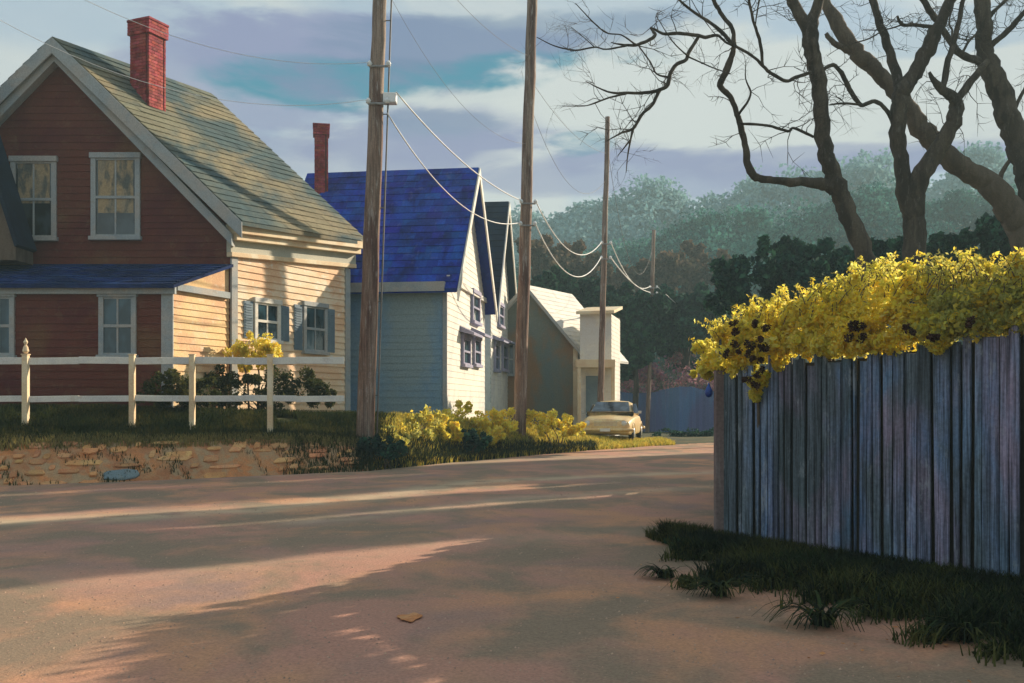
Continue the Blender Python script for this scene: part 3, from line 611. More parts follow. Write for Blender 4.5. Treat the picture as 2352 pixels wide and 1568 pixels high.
# ------------------------------------------------------------------ utility poles and wires
pd = [('nearest thick weathered utility pole, between the red house and the blue-roofed house', 838, 985, 874, -60, 25., .235, .17),
      ('tall brown utility pole in front of the olive house, second nearest', 1193, 1003, 1224, -50, 33., .215, .17),
      ('slim utility pole rising behind the yellow car', 1377, 945, 1396, 268, 43.8, .15, .10),
      ('farthest short utility pole, in front of the blue fence', 1487, 968, 1502, 528, 56.5, .125, .10)]
POLE = []
for lab, xb, yb, xt, yt, d, r0, r1 in pd:
    b = W(xb, yb, d); b.z = min(b.z, gz(b.x, b.y)); tp = W(xt, yt, d); t = thing('utility_pole', lab, 'utility pole', V(b.x, b.y, gz(b.x,b.y)), 'utility poles along the left side of the street')
    k = 14; pts = [b.lerp(tp, i/k)+V(random.uniform(-.015,.015), 0, 0) for i in range(k+1)]; pts[0].z -= .4
    MB().tube(pts, [r0+(r1-r0)*i/k for i in range(k+1)], 14, .02).build('pole', M['pole'], t, True); POLE.append((t, b, tp, r1))
def ppt(i, y):                       # point on pole i at photo height y
    t, b, tp, r = POLE[i]; z = EYE+(HY-y)/F*tp.y; f = (z-b.z)/(tp.z-b.z); return b.lerp(tp, f)
def bracket(i, y, side_=.35):
    t, b, tp, r = POLE[i]; p = ppt(i, y); m = MB(); m.tube([p+V(-side_*.6,-.2,0), p+V(side_,-.2,0)], [.03,.03], 6)
    m.tube([p+V(0,-.26,0), p+V(0,.2,0)], [.02,.02], 6); br = m.build('bracket', M['metal'], t)
    for sx in (-side_*.55, side_): MB().lathe(p+V(sx,-.2,.0), [(.03,0),(.07,.02),(.05,.05),(.075,.07),(.05,.1),(.03,.14)], 10).build('insulator', M['ceramic'], br, True)
    return p+V(side_,-.2,.1)
# rough white junction box on the nearest pole with insulators
p = ppt(0, 228); m = MB(); m.box(p, V(1,0,0), V(0,1,0), Z, .18, .52, -.16, .12, -.12, .14); m.box(p, V(1,0,0), V(0,1,0), Z, .1, .2, -.06, .04, -.03, .03); m.build('junction_box', M['ceramic'], POLE[0][0], bevel=.03)
# conduit up the nearest pole
m = MB(); pts = [POLE[0][1].lerp(POLE[0][2], f/10)+V(.30,-.02,0) for f in range(11)]; m.tube(pts, [.022]*11, 6)
for f in range(1, 10, 2): q = POLE[0][1].lerp(POLE[0][2], f/10); m.tube([q, q+V(.30,-.02,0)], [.015,.015], 5)
m.build('conduit', M['wiredark'], POLE[0][0], True)
for i, y in ((0,158),(0,243),(1,470),(1,520),(2,562),(2,596),(3,662),(3,676)): bracket(i, y, .30 if i < 2 else .25)
def wire(label, a, b, sag, r, mat='wire', g='pale wires strung between the poles'):
    k = 22; pts = [a.lerp(b, i/k)+V(0,0,-sag*4*(i/k)*(1-i/k)) for i in range(k+1)]
    m = MB(); m.tube(pts, [r]*(k+1), 6); o = m.build('utility_wire', M[mat], None, True); o['label'] = label; o['category'] = 'wire'; o['group'] = g
wire('upper pale wire coming from the top left sky to the nearest pole', W(-200,-240,19), ppt(0,158)+V(-.18,-.2,.1), 1.0, .006)
wire('lower pale wire coming over the red house roof to the nearest pole', W(-300,-150,21), ppt(0,243)+V(-.18,-.2,.1), 1.3, .006)
wire('upper pale wire dropping from the white box on the nearest pole to the second pole', ppt(0,226)+V(.52,-.2,.1), ppt(1,470)+V(-.17,-.2,.1), .35, .018)
wire('lower pale wire from the nearest to the second pole, crossing the blue roof', ppt(0,262)+V(.3,-.1,0), ppt(1,520)+V(-.17,-.2,.1), .9, .016)
wire('upper pale sagging wire between the second and third poles', ppt(1,470)+V(.3,-.2,.1), ppt(2,562)+V(-.14,-.2,.1), 1.1, .018)
wire('lower pale sagging wire between the second and third poles', ppt(1,520)+V(.3,-.2,.1), ppt(2,596)+V(-.14,-.2,.1), 1.3, .02)
wire('upper pale wire between the slim pole behind the car and the farthest pole', ppt(2,562)+V(.25,-.2,.1), ppt(3,662)+V(-.14,-.2,.1), .8, .02)
wire('lower pale wire between the slim pole behind the car and the farthest pole', ppt(2,596)+V(.25,-.2,.1), ppt(3,676)+V(-.14,-.2,.1), .3, .024)
wire('pale wire leaving the farthest pole toward the yellow shrubs', ppt(3,662)+V(.25,-.2,.1), W(1720,800,80), .5, .022)
G2 = 'thin dark wires high above the street'
wire('thin dark wire from the top of the picture down to the second pole upper part', W(1000,-60,26), ppt(1,130), .3, .006, 'wiredark', G2)
wire('thin dark wire sloping down from the second pole to the top of the slim pole', ppt(1,180), ppt(2,352), .5, .007, 'wiredark', G2)
wire('thin dark wire from the second pole to below the top of the slim pole', ppt(1,235), ppt(2,412), 1.6, .007, 'wiredark', G2)
wire('thin dark wire between the slim pole and the farthest pole top', ppt(2,362)+V(.1,0,0), ppt(3,560), 3.2, .009, 'wiredark', G2)
wire('thin dark wire crossing the sky above the blue roof', W(880,-40,25), ppt(1,330), 1.0, .005, 'wiredark', G2)

# ------------------------------------------------------------------ CAR (faces the viewer, turned a little)
def car():
    cx, cy = 4.18, 41.2; rot = math.radians(-13)
    base = V(cx, cy, gz(cx, cy)+.0); t = thing('car', 'parked yellow cream old saloon car facing the road beyond the yellow bushes', 'car', base)
    u = V(math.cos(rot), math.sin(rot), 0); f = V(math.sin(rot), -math.cos(rot), 0)       # u = car width, f = forward (towards viewer)
    P = lambda a, b, c: base + u*a*1.14 + f*b*1.08 + Z*c*1.06
    def loft(secs, name, mat, par=t, sub=1):
        m = MB(); k = len(secs[0])
        for s_ in secs: m.v += [tuple(p) for p in s_]
        for i in range(len(secs)-1):
            for j in range(k): j2 = (j+1) % k; m.f.append((i*k+j, i*k+j2, (i+1)*k+j2, (i+1)*k+j))
        m.f.append(tuple(reversed(range(k)))); m.f.append(tuple(range((len(secs)-1)*k, len(secs)*k)))
        o_ = m.build(name, M[mat], par, True, bevel=.03); return o_
    def sec(b, w, z0, z1, sh=.12):
        return [P(-w+.05,b,z0), P(-w,b,z0+.12), P(-w,b,z0+(z1-z0)*.55), P(-w+.04,b,z1-sh*.8), P(-w+sh*1.6,b,z1-.02), P(0,b,z1+.02), P(w-sh*1.6,b,z1-.02), P(w-.04,b,z1-sh*.8), P(w,b,z0+(z1-z0)*.55), P(w,b,z0+.12), P(w-.05,b,z0)]
    w = .88
    body = loft([sec(2.15,w-.14,.34,.72), sec(2.05,w-.05,.28,.82), sec(1.6,w,.24,.90), sec(.8,w+.02,.24,.98), sec(-.2,w+.02,.24,1.0), sec(-1.2,w+.01,.24,1.0), sec(-1.9,w-.04,.28,.95), sec(-2.15,w-.14,.36,.80)], 'body', 'carpaint')
    cab = loft([sec(.85,w-.06,.93,.99,.06), sec(.42,w-.12,.93,1.24,.1), sec(.05,w-.17,.93,1.47,.12), sec(-.5,w-.18,.93,1.52,.12), sec(-1.0,w-.2,.93,1.47,.12), sec(-1.55,w-.1,.93,1.02,.06)], 'cabin', 'carpaint')
    def q(name, mat, pts, par=t, th=.015, nrm=None):
        a, b, c, d = [P(*p) for p in pts]; n_ = (b-a).cross(d-a).normalized(); cen = P(0,-.4,.9)
        if n_.dot((a+c)/2-cen) < 0: n_ = -n_
        MB().hexa([a,b,c,d,a+n_*th,b+n_*th,c+n_*th,d+n_*th]).build(name, M[mat], par)
    q('windscreen', 'carglass', [(-.70,.82,1.03),(.70,.82,1.03),(.58,.12,1.44),(-.58,.12,1.44)], cab, .05)
    q('rear_window', 'carglass', [(-.62,-1.5,1.08),(.62,-1.5,1.08),(.52,-1.05,1.42),(-.52,-1.05,1.42)], cab, .03)
    for s_ in (-1, 1):
        for b0, b1, c0, c1 in ((.62,-.22,.16,-.22), (-.30,-1.2,-.30,-.95)):
            q('side_window', 'carglass', [(s_*(w-.09),b0,1.04),(s_*(w-.09),b1,1.04),(s_*(w-.16),c1,1.40),(s_*(w-.16),c0,1.40)], cab, .03)
        m = MB(); m.tube([P(s_*(w),.55,1.02), P(s_*(w+.1),.55,1.06)], [.015,.015], 6); m.box(P(s_*(w+.14),.55,1.08), u, f, Z, -.06, .06, -.03, .03, -.05, .06); m.build('mirror', M['chrome'], t, bevel=.01)
        m = MB(); m.lathe(P(s_*.62,2.08,.66), [(.11,-.05),(.125,.02),(.115,.05)], 18, f, u); hl = m.build('headlight', M['chrome'], t, True)
        MB().lathe(P(s_*.62,2.12,.66), [(.10,0),(.085,.03),(.03,.045)], 18, f, u).build('lens', M['lamp'], hl, True)
        for b in (1.35,-1.35):
            m = MB(); m.lathe(P(s_*(w-.16),b,.32), [(.2,-.0),(.32,.01),(.325,.1),(.31,.18),(.2,.19)], 22, u*s_, f); wh = m.build('wheel', M['rubber'], t, True)
            MB().lathe(P(s_*(w+.02),b,.32), [(.20,0),(.19,.015),(.06,.03),(.0,.035)], 18, u*s_, f).build('rim', M['chrome'], wh, True)
            # dark wheel-arch lip
            m = MB(); m.tube([P(s_*(w+.015), b+.38*math.cos(a_), .32+.38*math.sin(a_)) for a_ in np.linspace(.05, math.pi-.05, 12)], [.02]*12, 6); m.build('wheel_arch', M['carpaint'], t, True)
    m = MB(); m.box(P(0,2.1,.66), u, f, Z, -.45, .45, -.05, .03, -.09, .09); gr = m.build('grille', M['rubber'], t, bevel=.01)
    m = MB()
    for k in range(4): m.box(P(0,2.13,.59+k*.045), u, f, Z, -.46, .46, 0, .025, 0, .015)
    m.build('grille_bar', M['chrome'], gr)
    for b, nm in ((2.2,'bumper'), (-2.22,'bumper')):
        m = MB(); m.tube([P(a_*.95, b-.10*abs(a_)**3*(1 if b>0 else -1), .44) for a_ in np.linspace(-1,1,11)], [.065]*11, 8); m.build(nm, M['carpaint'], t, True)
    m = MB(); m.box(P(0,2.27,.44), u, f, Z, -.2, .2, 0, .01, -.06, .06); m.build('number_plate', M['ceramic'], t)
car()

# ------------------------------------------------------------------ blue fence at the end of the street
bf = thing('blue_fence', 'tall blue board fence at the far bend below the pink bushes', 'fence', V(9, 58, 0))
mb = MB(); x = 6.0
while x < 19:
    w_ = .2; d = 58+.10*(x-6); zt = 2.45+.5*mnoise.noise(Vector((x*.35, 1, 1)))+random.uniform(-.03,.03)
    mb.box(V(x,d,0), V(1,0,0), V(0,1,0), Z, 0, w_-.012, random.uniform(0,.012), .04, -.05, zt); x += w_
mb.build('board_panel', M['bluefence'], bf)
for x in np.arange(6.2, 19, 2.4): MB().box(V(x,58.1+.1*(x-6),0), V(1,0,0), V(0,1,0), Z, 0, .12, 0, .12, -.05, 2.3).build('post', M['bluefence'], bf)
def blobs_px(lst): return [(W(x, y, d), (r if isinstance(r, tuple) else r)) for x, y, d, r in lst]
for lab, lst in (('pink and grey-green bush at the left end of the blue fence', [(1450,850,60,1.3),(1470,900,59.2,1.0),(1425,890,60,.9)]),
                 ('pink flowering bush behind the middle of the blue fence, beside the farthest pole', [(1520,850,60,1.4),(1550,890,59.6,1.2),(1500,885,59.4,.9)]),
                 ('mauve bush hanging over the right end of the blue fence by the near board fence', [(1600,850,60.5,1.5),(1650,860,60.5,1.6),(1620,900,59.6,.9)])):
    bush('flowering_bush', lab, 'bush', blobs_px(lst), 2600, .22, 'pink', 3, 'pink bushes along the blue fence')
bush('low_hedge', 'low dark green hedge at the foot of the blue fence', 'hedge', [(V(x, 50+.25*(x-8), .16), (.9,.5,.3)) for x in np.arange(7.6, 15, .9)], 4500, .13, 'darkgreen', 4)

# ------------------------------------------------------------------ NEAR BOARD FENCE (right)
FA = V((1652-CX)/F*10.9, 10.9, 0); FB = V((2560-CX)/F*7.4, 7.4, 0); FC = FB+V(2.4,-4.5,0)
nf = thing('board_fence', 'tall weathered blue grey board fence in shade on the right', 'fence', V(FA.x, FA.y, 0))
def ftop(s, L_): return 1.98+.50*s/L_+.10*mnoise.noise(Vector((s*.6,0,3)))
def board_run(P0, P1, t0=0.):
    u_ = (P1-P0).normalized(); L_ = (P1-P0).length; n_ = Vector((u_.y,-u_.x,0)); 
    mb = MB(); s = 0.
    while s < L_:
        w_ = random.choice([.07,.09,.11,.13,.16])*random.uniform(.9,1.1); gap = random.choice([.008,.012,.02,.035]); tilt = random.uniform(-.012,.012); zt = ftop(t0+s, 6)+random.uniform(-.12,.05); dep = random.uniform(0,.018)
        narrow = random.uniform(.0,.022) if random.random() < .7 else 0
        a = s; b = s+w_-gap; q = P0
        P = lambda al, d_, z_: q+u_*al+n_*d_+Z*z_
        mb.hexa([P(a+narrow,dep,-.05),P(b-narrow,dep,-.05),P(b-narrow,dep-.022,-.05),P(a+narrow,dep-.022,-.05),P(a+tilt,dep,zt),P(b+tilt,dep,zt-random.uniform(-.01,.02)),P(b+tilt,dep-.022,zt),P(a+tilt,dep-.022,zt)])
        s += w_
    m2 = MB(); s = -.05; e_ = 0
    while s < L_: m2.box(P0, u_, n_, Z, s, s+.215, -.075-e_, -.052-e_, -.05, ftop(t0+s, 6)-.08); s += .2; e_ = .004-e_
    m3 = MB()
    for z_ in (.35, 1.65): m3.box(P0, u_, n_, Z, 0, L_, -.16, -.078, z_, z_+.09)
    mb.build('board_panel', M['fence'], nf); m2.build('backing_boards', M['fencedark'], nf); m3.build('rail', M['fencedark'], nf)
    k = 2.0
    while k < L_: MB().box(P0, u_, n_, Z, k, k+.11, -.27, -.163, -.05, 1.9).build('post', M['post'], nf); k += 2.3
board_run(FA, FB); FD_ = FA+V(.30,1,0)*9.5
board_run(FB, FC, 6)
u_ = V(.30,1,0).normalized()
board_run(FD_, FA+V(.02,.08,0), -6)
m = MB(); m.box(FA, V(1,0,0), V(0,1,0), Z, -.05, .05, -.06, .06, -.05, 1.98); m.build('corner_post', M['post'], nf, bevel=.01, label='reddish brown corner post')
u_ = (FB-FA).normalized(); n_ = Vector((u_.y,-u_.x,0))
# little hatch of crossed sticks low on the boards
sx = 4.0
# blue buoy on the corner
bp_ = W(1628, 897, 10.72)
by = thing('buoy', 'small blue teardrop buoy hanging beside the fence corner post', 'buoy', bp_)
MB().lathe(bp_+V(0,0,-.075), [(.004,0),(.028,.012),(.042,.04),(.042,.07),(.028,.105),(.012,.135),(.006,.16)], 18).build('float', M['buoy'], by, True)
MB().tube([bp_+V(0,0,.08), bp_+V(.01,0,.13), FA+V(-.09,-.1,bp_.z+.16)], [.004,.004,.004], 6).build('cord', M['wiredark'], by)

# ------------------------------------------------------------------ YELLOW SHRUBS over the fence
def fdepth(x):                            # distance of the fence line at photo x
    r = (x-CX)/F; o_ = FA; t = (o_.x - r*o_.y)/(r*u_.y-u_.x); return (FA+u_*t).y
def yb(lst, back=0.): return [(W(x, y, fdepth(x)+bk_), r) for x, y, bk_, r in lst]
v1 = bush('yellow_shrub', 'bright yellow shrub spilling over the corner of the board fence, dotted with dark seed heads', 'shrub',
     yb([(1640,808,.35,.20),(1680,775,.35,.20),(1725,760,.1,.26),(1700,820,.0,.20),(1740,870,-.1,.13),(1735,905,-.12,.08),(1770,780,.0,.24),(1780,745,.4,.22),(1830,745,.1,.24),(1730,738,.5,.18),(1615,840,.5,.15),(1790,820,-.05,.14),(1850,790,0,.14)]), 12500, .066, 'yellow', 5, 'yellow shrubs behind the board fence')
v2 = bush('yellow_shrub', 'middle yellow shrub above the fence boards, in front of the tree trunks', 'shrub',
     yb([(1850,715,.4,.20),(1900,700,.4,.26),(1900,750,.05,.22),(1960,700,.3,.28),(1960,760,.0,.2),(2010,655,.7,.25),(2060,650,.8,.2),(2040,700,.3,.28),(2030,760,.05,.2),(2100,690,.3,.26),(2110,745,.05,.18),(2000,790,-.05,.12),(1890,800,-.05,.12)]), 13000, .064, 'yellow', 5, 'yellow shrubs behind the board fence')
v3 = bush('yellow_shrub', 'dull olive yellow shrub at the right edge above the fence boards', 'shrub',
     yb([(2160,655,.5,.24),(2210,640,.6,.22),(2170,710,.2,.24),(2250,680,.3,.26),(2250,640,.6,.16),(2320,650,.4,.26),(2380,650,.4,.3),(2310,700,.1,.2),(2180,760,0,.14),(2150,785,-.08,.10),(2380,710,.1,.2),(2440,660,.4,.3)]), 12500, .062, 'olive_leaf', 5, 'yellow shrubs behind the board fence')
# more sprays lying right on the board tops, filling between the clumps
def sprays(tt, x0, x1, mat, n):
    cc, rr = [], []
    for x in np.arange(x0, x1, 14):
        y = interp(x, [1650,1750,1900,2100,2352,2480], [838,815,790,765,728,715])+random.uniform(-22,16); k = random.uniform(.07,.15); cc.append(tuple(W(x, y, fdepth(x)+random.uniform(-.12,.15)))); rr.append((k*1.3,k,k))
        if random.random() < .6: y -= random.uniform(30, 75); k = random.uniform(.1,.2); cc.append(tuple(W(x, y, fdepth(x)+random.uniform(0,.35)))); rr.append((k*1.3,k,k))
    foliage('sprays', cc, rr, n, .055, M[mat], tt)
def sprigs(tt, x0, x1, ytop, mat, n):
    mb = MB(); pts_ = []
    for _ in range(n):
        x = random.uniform(x0, x1); y = interp(x, *ytop)+random.uniform(5, 60); p = W(x, y, fdepth(x)+random.uniform(-.1,.5)); a = random.uniform(-1,1); l = random.uniform(.18,.42)
        c = [p+V(a*l*f*.7, random.uniform(-.02,.02)-l*f*.25, l*(1.1*f-.6*f*f)) for f in (0,.25,.5,.75,1)]
        mb.tube(c, [.005,.004,.0035,.003,.002], 4)
        for f in np.linspace(.1, 1, 22): i = min(3, int(f*4)); q = c[i].lerp(c[i+1], f*4-i); pts_.append(tuple(q+V(random.gauss(0,.014), random.gauss(0,.014), random.gauss(0,.014))))
    mb.build('stem', M['barklight'], tt); P, Fc = leaf_quads(np.array(pts_), .042, aspect=.5); nmesh('sprig_leaves', P, Fc, M[mat], tt)
sprigs(v1, 1610, 1860, ([1600,1650,1700,1800,1870],[800,740,720,690,680]), 'yellow', 70)
sprigs(v2, 1840, 2120, ([1840,1900,2000,2120],[690,670,625,630]), 'yellow', 80)
sprigs(v3, 2100, 2420, ([2100,2200,2300,2420],[640,610,620,610]), 'olive_leaf', 80)
sprays(v1, 1640, 1860, 'yellow', 5000); sprays(v2, 1850, 2120, 'yellow', 6500); sprays(v3, 2110, 2440, 'olive_leaf', 7500)
# seed heads
for tt, lst in ((v1, [(1683,745),(1689,765),(1731,742),(1745,775),(1755,790),(1688,790),(1700,800),(1717,805),(1722,820),(1743,797),(1741,830),(1748,850),(1737,865),(1735,885),(1712,870),(1665,812),(1725,792),(1762,757),(1760,795)]),
                (v2, [(1958,757),(1976,752),(1980,772),(1950,775),(1960,745)]), (v3, [(2085,748),(2140,775),(2148,770),(2092,757),(2230,740)])):
    cen = [tuple(W(x, y, fdepth(x)-.30)) for x, y in lst]; cc = []; rr = []
    for c in cen:
        for _ in range(2): cc.append((c[0]+random.uniform(-.03,.03), c[1]+random.uniform(-.05,.05), c[2]+random.uniform(-.03,.03))); rr.append(random.uniform(.02,.045))
    foliage('seed_heads', cc, rr, 60*len(cc), .03, M['seed'], tt)

# ------------------------------------------------------------------ BARE TREES
def crom(P, n=5):
    out = []
    for i in range(len(P)-1):
        p0, p1, p2, p3 = P[max(i-1,0)], P[i], P[i+1], P[min(i+2,len(P)-1)]
        for k in range(n):
            t = k/n; out.append(.5*((2*p1)+(-p0+p2)*t+(2*p0-5*p1+4*p2-p3)*t*t+(-p0+3*p1-3*p2+p3)*t**3))
    out.append(P[-1]); return out
def limb(mb, pts, d0, drift=0., gn=.25, k=9, dstart=None):
    n = len(pts); P = []; prevd = d0
    tot = 0; cum = [0]
    for a, b in zip(pts[:-1], pts[1:]): tot += math.hypot(a[0]-b[0], a[1]-b[1]); cum.append(tot)
    for (x, y, r), c in zip(pts, cum):
        d = d0+drift*c/max(tot, 1); w = W(x, y, d); P.append(Vector((w.x, w.y, w.z, r/F*d)))
    Q = crom(P, 5); out = []; rad = []
    for i, q in enumerate(Q):
        r = max(q[3]*(.80 if q[3] < .16 else .9), .003); nz = Vector((mnoise.noise(Vector((i*.5, q[0], 1))), mnoise.noise(Vector((i*.5, q[2], 5))), mnoise.noise(Vector((i*.5, q[1], 9)))))
        out.append(Vector(q[:3])+nz*r*gn*1.1); rad.append(r*(1+.14*mnoise.noise(Vector((i*.8, q[0]*3, 2)))))
    mb.tube(out, rad, k, .09 if r > .03 else .05)
    return out, rad
def twigs(mb, line, rad, n, ln=.6, seed=0):
    rnd = random.Random(seed)
    for _ in range(n):
        i = rnd.randrange(len(line)//3, len(line)); p = line[i]; d = Vector((rnd.gauss(-.2,1), rnd.gauss(0,.7), rnd.gauss(.25,.8))).normalized(); L_ = ln*rnd.uniform(.35,1.2)
        pts = [p]; q = p
        for k in range(5): d = (d+Vector((rnd.gauss(0,.3), rnd.gauss(0,.3), rnd.gauss(-.02,.3)))).normalized(); q = q+d*L_/5; pts.append(q)
        r = min(rad[i]*.4, .011); mb.tube(pts, [r, r*.8, r*.6, r*.45, r*.3, r*.15], 5)
        for q0 in pts[2:5]:
            for _k in range(2):
                d2 = (d+Vector((rnd.gauss(0,.8), rnd.gauss(0,.6), rnd.gauss(.1,.7)))).normalized(); l2 = L_*rnd.uniform(.2,.5)
                mb.tube([q0, q0+d2*l2*.5, q0+d2*l2+Vector((0,0,rnd.uniform(-.05,.08)))], [r*.5, r*.35, r*.15], 4)
def tree(label, d, trunk, branches, mat='bark', tw=18):
    xb, yb_, rb = trunk[0]; base = W(xb, yb_, d); base.z = 0
    t = thing('bare_tree', label, 'tree', base, 'bare trees behind the board fence')
    mb = MB(); g_y = HY+EYE*F/d+20
    full = [(xb+10, g_y, rb*1.6), (xb+8, (g_y+yb_)/2, rb*1.2)]+trunk
    line, rad = limb(mb, full, d, 0, .3, 14); mb.build('trunk', M[mat], t, True)
    for i, (pts, dr, off) in enumerate(branches):
        mb = MB(); l2, r2 = limb(mb, pts, d+off, dr, .3, 9)
        if tw and dr is not None: twigs(mb, l2, r2, max(4, tw*2//max(1, len(branches)//3)), .95, i+int(d*10))
        mb.build('branch', M[mat], t, True)
    return t
T1 = [(2014,680,26),(1990,600,24),(1956,508,23),(1933,452,23),(1910,395,22),(1895,339,20),(1888,264,19),(1880,188,19),(1869,132,19),(1860,80,20),(1872,30,16),(1890,-40,14)]
B1 = [([(1862,90,16),(1835,30,16),(1808,-30,15)], .1, 0),
 ([(1915,440,18),(1892,422,17),(1827,418,13),(1775,414,11),(1737,407,11),(1718,377,11),(1711,331,9),(1699,286,9),(1692,256,8),(1677,222,8),(1654,196,9),(1669,162,10),(1682,124,8),(1686,102,7),(1681,64,6),(1658,34,6),(1639,0,6),(1628,-35,5)], -1.2, 0),
 ([(1686,104,6),(1643,60,5),(1594,28,4),(1555,-5,3)], -.2, -1.1),
 ([(1688,104,4),(1733,132,4),(1763,162,5),(1805,186,5),(1827,177,5),(1862,166,5)], 1.0, -1.1),
 ([(1752,150,4),(1746,98,5),(1733,56,4),(1722,11,4),(1716,-25,3)], -.3, -.8),
 ([(1735,60,2),(1737,40,2),(1744,0,2.5),(1750,-20,2)], -.2, -.9),
 ([(1701,284,4),(1763,288,4),(1809,301,4),(1824,294,4),(1868,314,4)], .7, -.7),
 ([(1697,262,4),(1724,218,3),(1713,181,2),(1713,139,1)], -.2, -.8),
 ([(1686,104,4),(1669,98,3),(1647,81,4),(1620,85,5),(1603,81,5),(1562,76,5),(1528,78,4.5),(1505,68,3.5),(1494,64,3),(1505,80,5),(1488,93,5),(1460,103,4.5),(1427,102,3),(1403,97,1.2)], -.8, -1.1),
 ([(1606,82,5),(1582,119,5.5),(1576,136,5.5),(1552,149,5.5),(1538,173,6),(1532,197,6),(1511,207,5),(1481,213,4.5),(1443,213,4),(1403,212,3),(1372,200,2),(1345,186,1)], -.7, -1.25),
 ([(1514,205,5),(1501,237,5),(1474,264,4.5),(1454,295,4.5),(1427,305,3),(1393,324,1)], -.3, -1.55),
 ([(1455,292,4),(1449,318,3),(1442,356,2),(1438,396,1)], -.1, -1.7),
 ([(1448,320,2.5),(1433,340,2),(1420,356,1)], -.1, -1.75),
 ([(1440,214,3),(1399,224,2.5),(1372,234,2.5),(1342,243,1.5),(1291,243,1)], -.2, -1.75),
 ([(1460,102,3),(1427,80,2),(1393,75,2),(1359,47,2),(1322,7,1)], -.3, -1.8),
 ([(1440,104,3),(1393,113,2.2),(1366,108,2.2),(1322,115,2.5),(1274,105,1.8),(1233,85,1)], -.4, -1.85),
 ([(1366,108,1.5),(1340,85,1.2),(1311,61,.8)], -.1, -1.95),
 ([(1467,105,2),(1494,142,2.2),(1508,169,2.5),(1536,177,3)], .3, -1.8),
 ([(1580,128,2.5),(1545,95,1.7),(1508,37,1)], -.2, -1.4), ([(1578,128,2.5),(1630,152,2),(1677,169,1.5)], .3, -1.4)]
tree('bare gnarled tree whose long twisted limb reaches left over the street', 20., T1, B1, 'bark', 22)
T2 = [(2104,660,34),(2102,590,31),(2099,500,27),(2082,452,23),(2070,377,19),(2063,301,19),(2067,245,21),(2075,208,21),(2097,175,19),(2121,132,19),(2144,83,18),(2166,38,16),(2192,-20,15)]
B2_ = [([(2074,225,18),(2053,151,14),(2035,94,12),(2016,38,11),(2000,-20,10)], .5, 0),
 ([(2099,500,26),(2104,450,25),(2121,395,24),(2159,339,21),(2185,290,20),(2197,256,19),(2193,228,17),(2166,208,13),(2148,188,9),(2134,165,4)], -.6, 0),
 ([(2190,240,12),(2219,200,11),(2253,158,10),(2268,140,8)], .3, -.5),
 ([(2048,270,7),(2031,247,6),(2008,232,6),(1978,241,6),(1955,211,7),(1940,181,7),(1918,151,6),(1895,156,5),(1868,166,4)], -.6, 0),
 ([(1975,240,4),(1933,237,3),(1905,241,2)], -.2, -.4),
 ([(2150,62,6),(2102,57,5),(2072,56,5),(2061,36,3)], -.4, 0),
 ([(2074,56,2.5),(2031,68,2),(1982,68,1)], -.2, -.3), ([(2030,68,2),(1997,88,2),(1963,98,1.8),(1925,112,1),(1900,128,.8)], -.3, -.4),
 ([(2168,205,8),(2176,143,9),(2187,110,8),(2200,60,7),(2212,0,6),(2216,-30,5)], .5, -.4)]
tree('bare dark tree with trunk splitting in two just above the yellow shrubs', 21.2, T2, B2_, 'bark', 14)
T3 = [(2420,700,52),(2400,640,48),(2352,527,42),(2328,490,37),(2291,444,32),(2253,407,28),(2197,377,26),(2159,339,26),(2121,301,25),(2085,245,21),(2046,196,19),(2008,158,19),(1971,124,20),(1944,90,20),(1918,45,17),(1893,-5,13),(1880,-30,12)]
tree('light brown leaning trunk crossing behind the other bare trees', 24., T3, [([(1960,118,12),(1933,109,9),(1912,95,8),(1897,76,6)], -.2, 0), ([(2290,450,8),(2300,400,7),(2330,350,5),(2345,300,3)], .3, 0)], 'barklight', 0)
T4 = [(2400,700,38),(2385,560,34),(2366,430,31),(2350,365,29),(2330,310,28),(2313,264,28),(2298,211,27),(2276,158,24),(2261,113,20),(2259,56,19),(2256,0,19),(2252,-40,18)]
B4_ = [([(2280,160,12),(2242,139,11),(2204,121,10),(2181,94,9),(2159,56,9),(2136,23,9),(2112,-12,8)], -.5, 0),
 ([(2268,108,8),(2283,98,8),(2317,68,8),(2351,30,7),(2380,0,5)], -.4, 0), ([(2262,50,7),(2279,30,6),(2310,0,5),(2330,-25,4)], .3, 0),
 ([(2210,122,4),(2225,95,3.5),(2240,80,3)], .2, -.3), ([(2185,98,3),(2187,70,3),(2180,50,2.5),(2190,10,2)], .2, -.3),([(2320,270,6),(2345,220,5),(2380,150,4),(2400,120,3)], .3, 0)]
tree('thick bare tree with knotted trunk at the right edge of the picture', 24., T4, B4_, 'bark', 12)

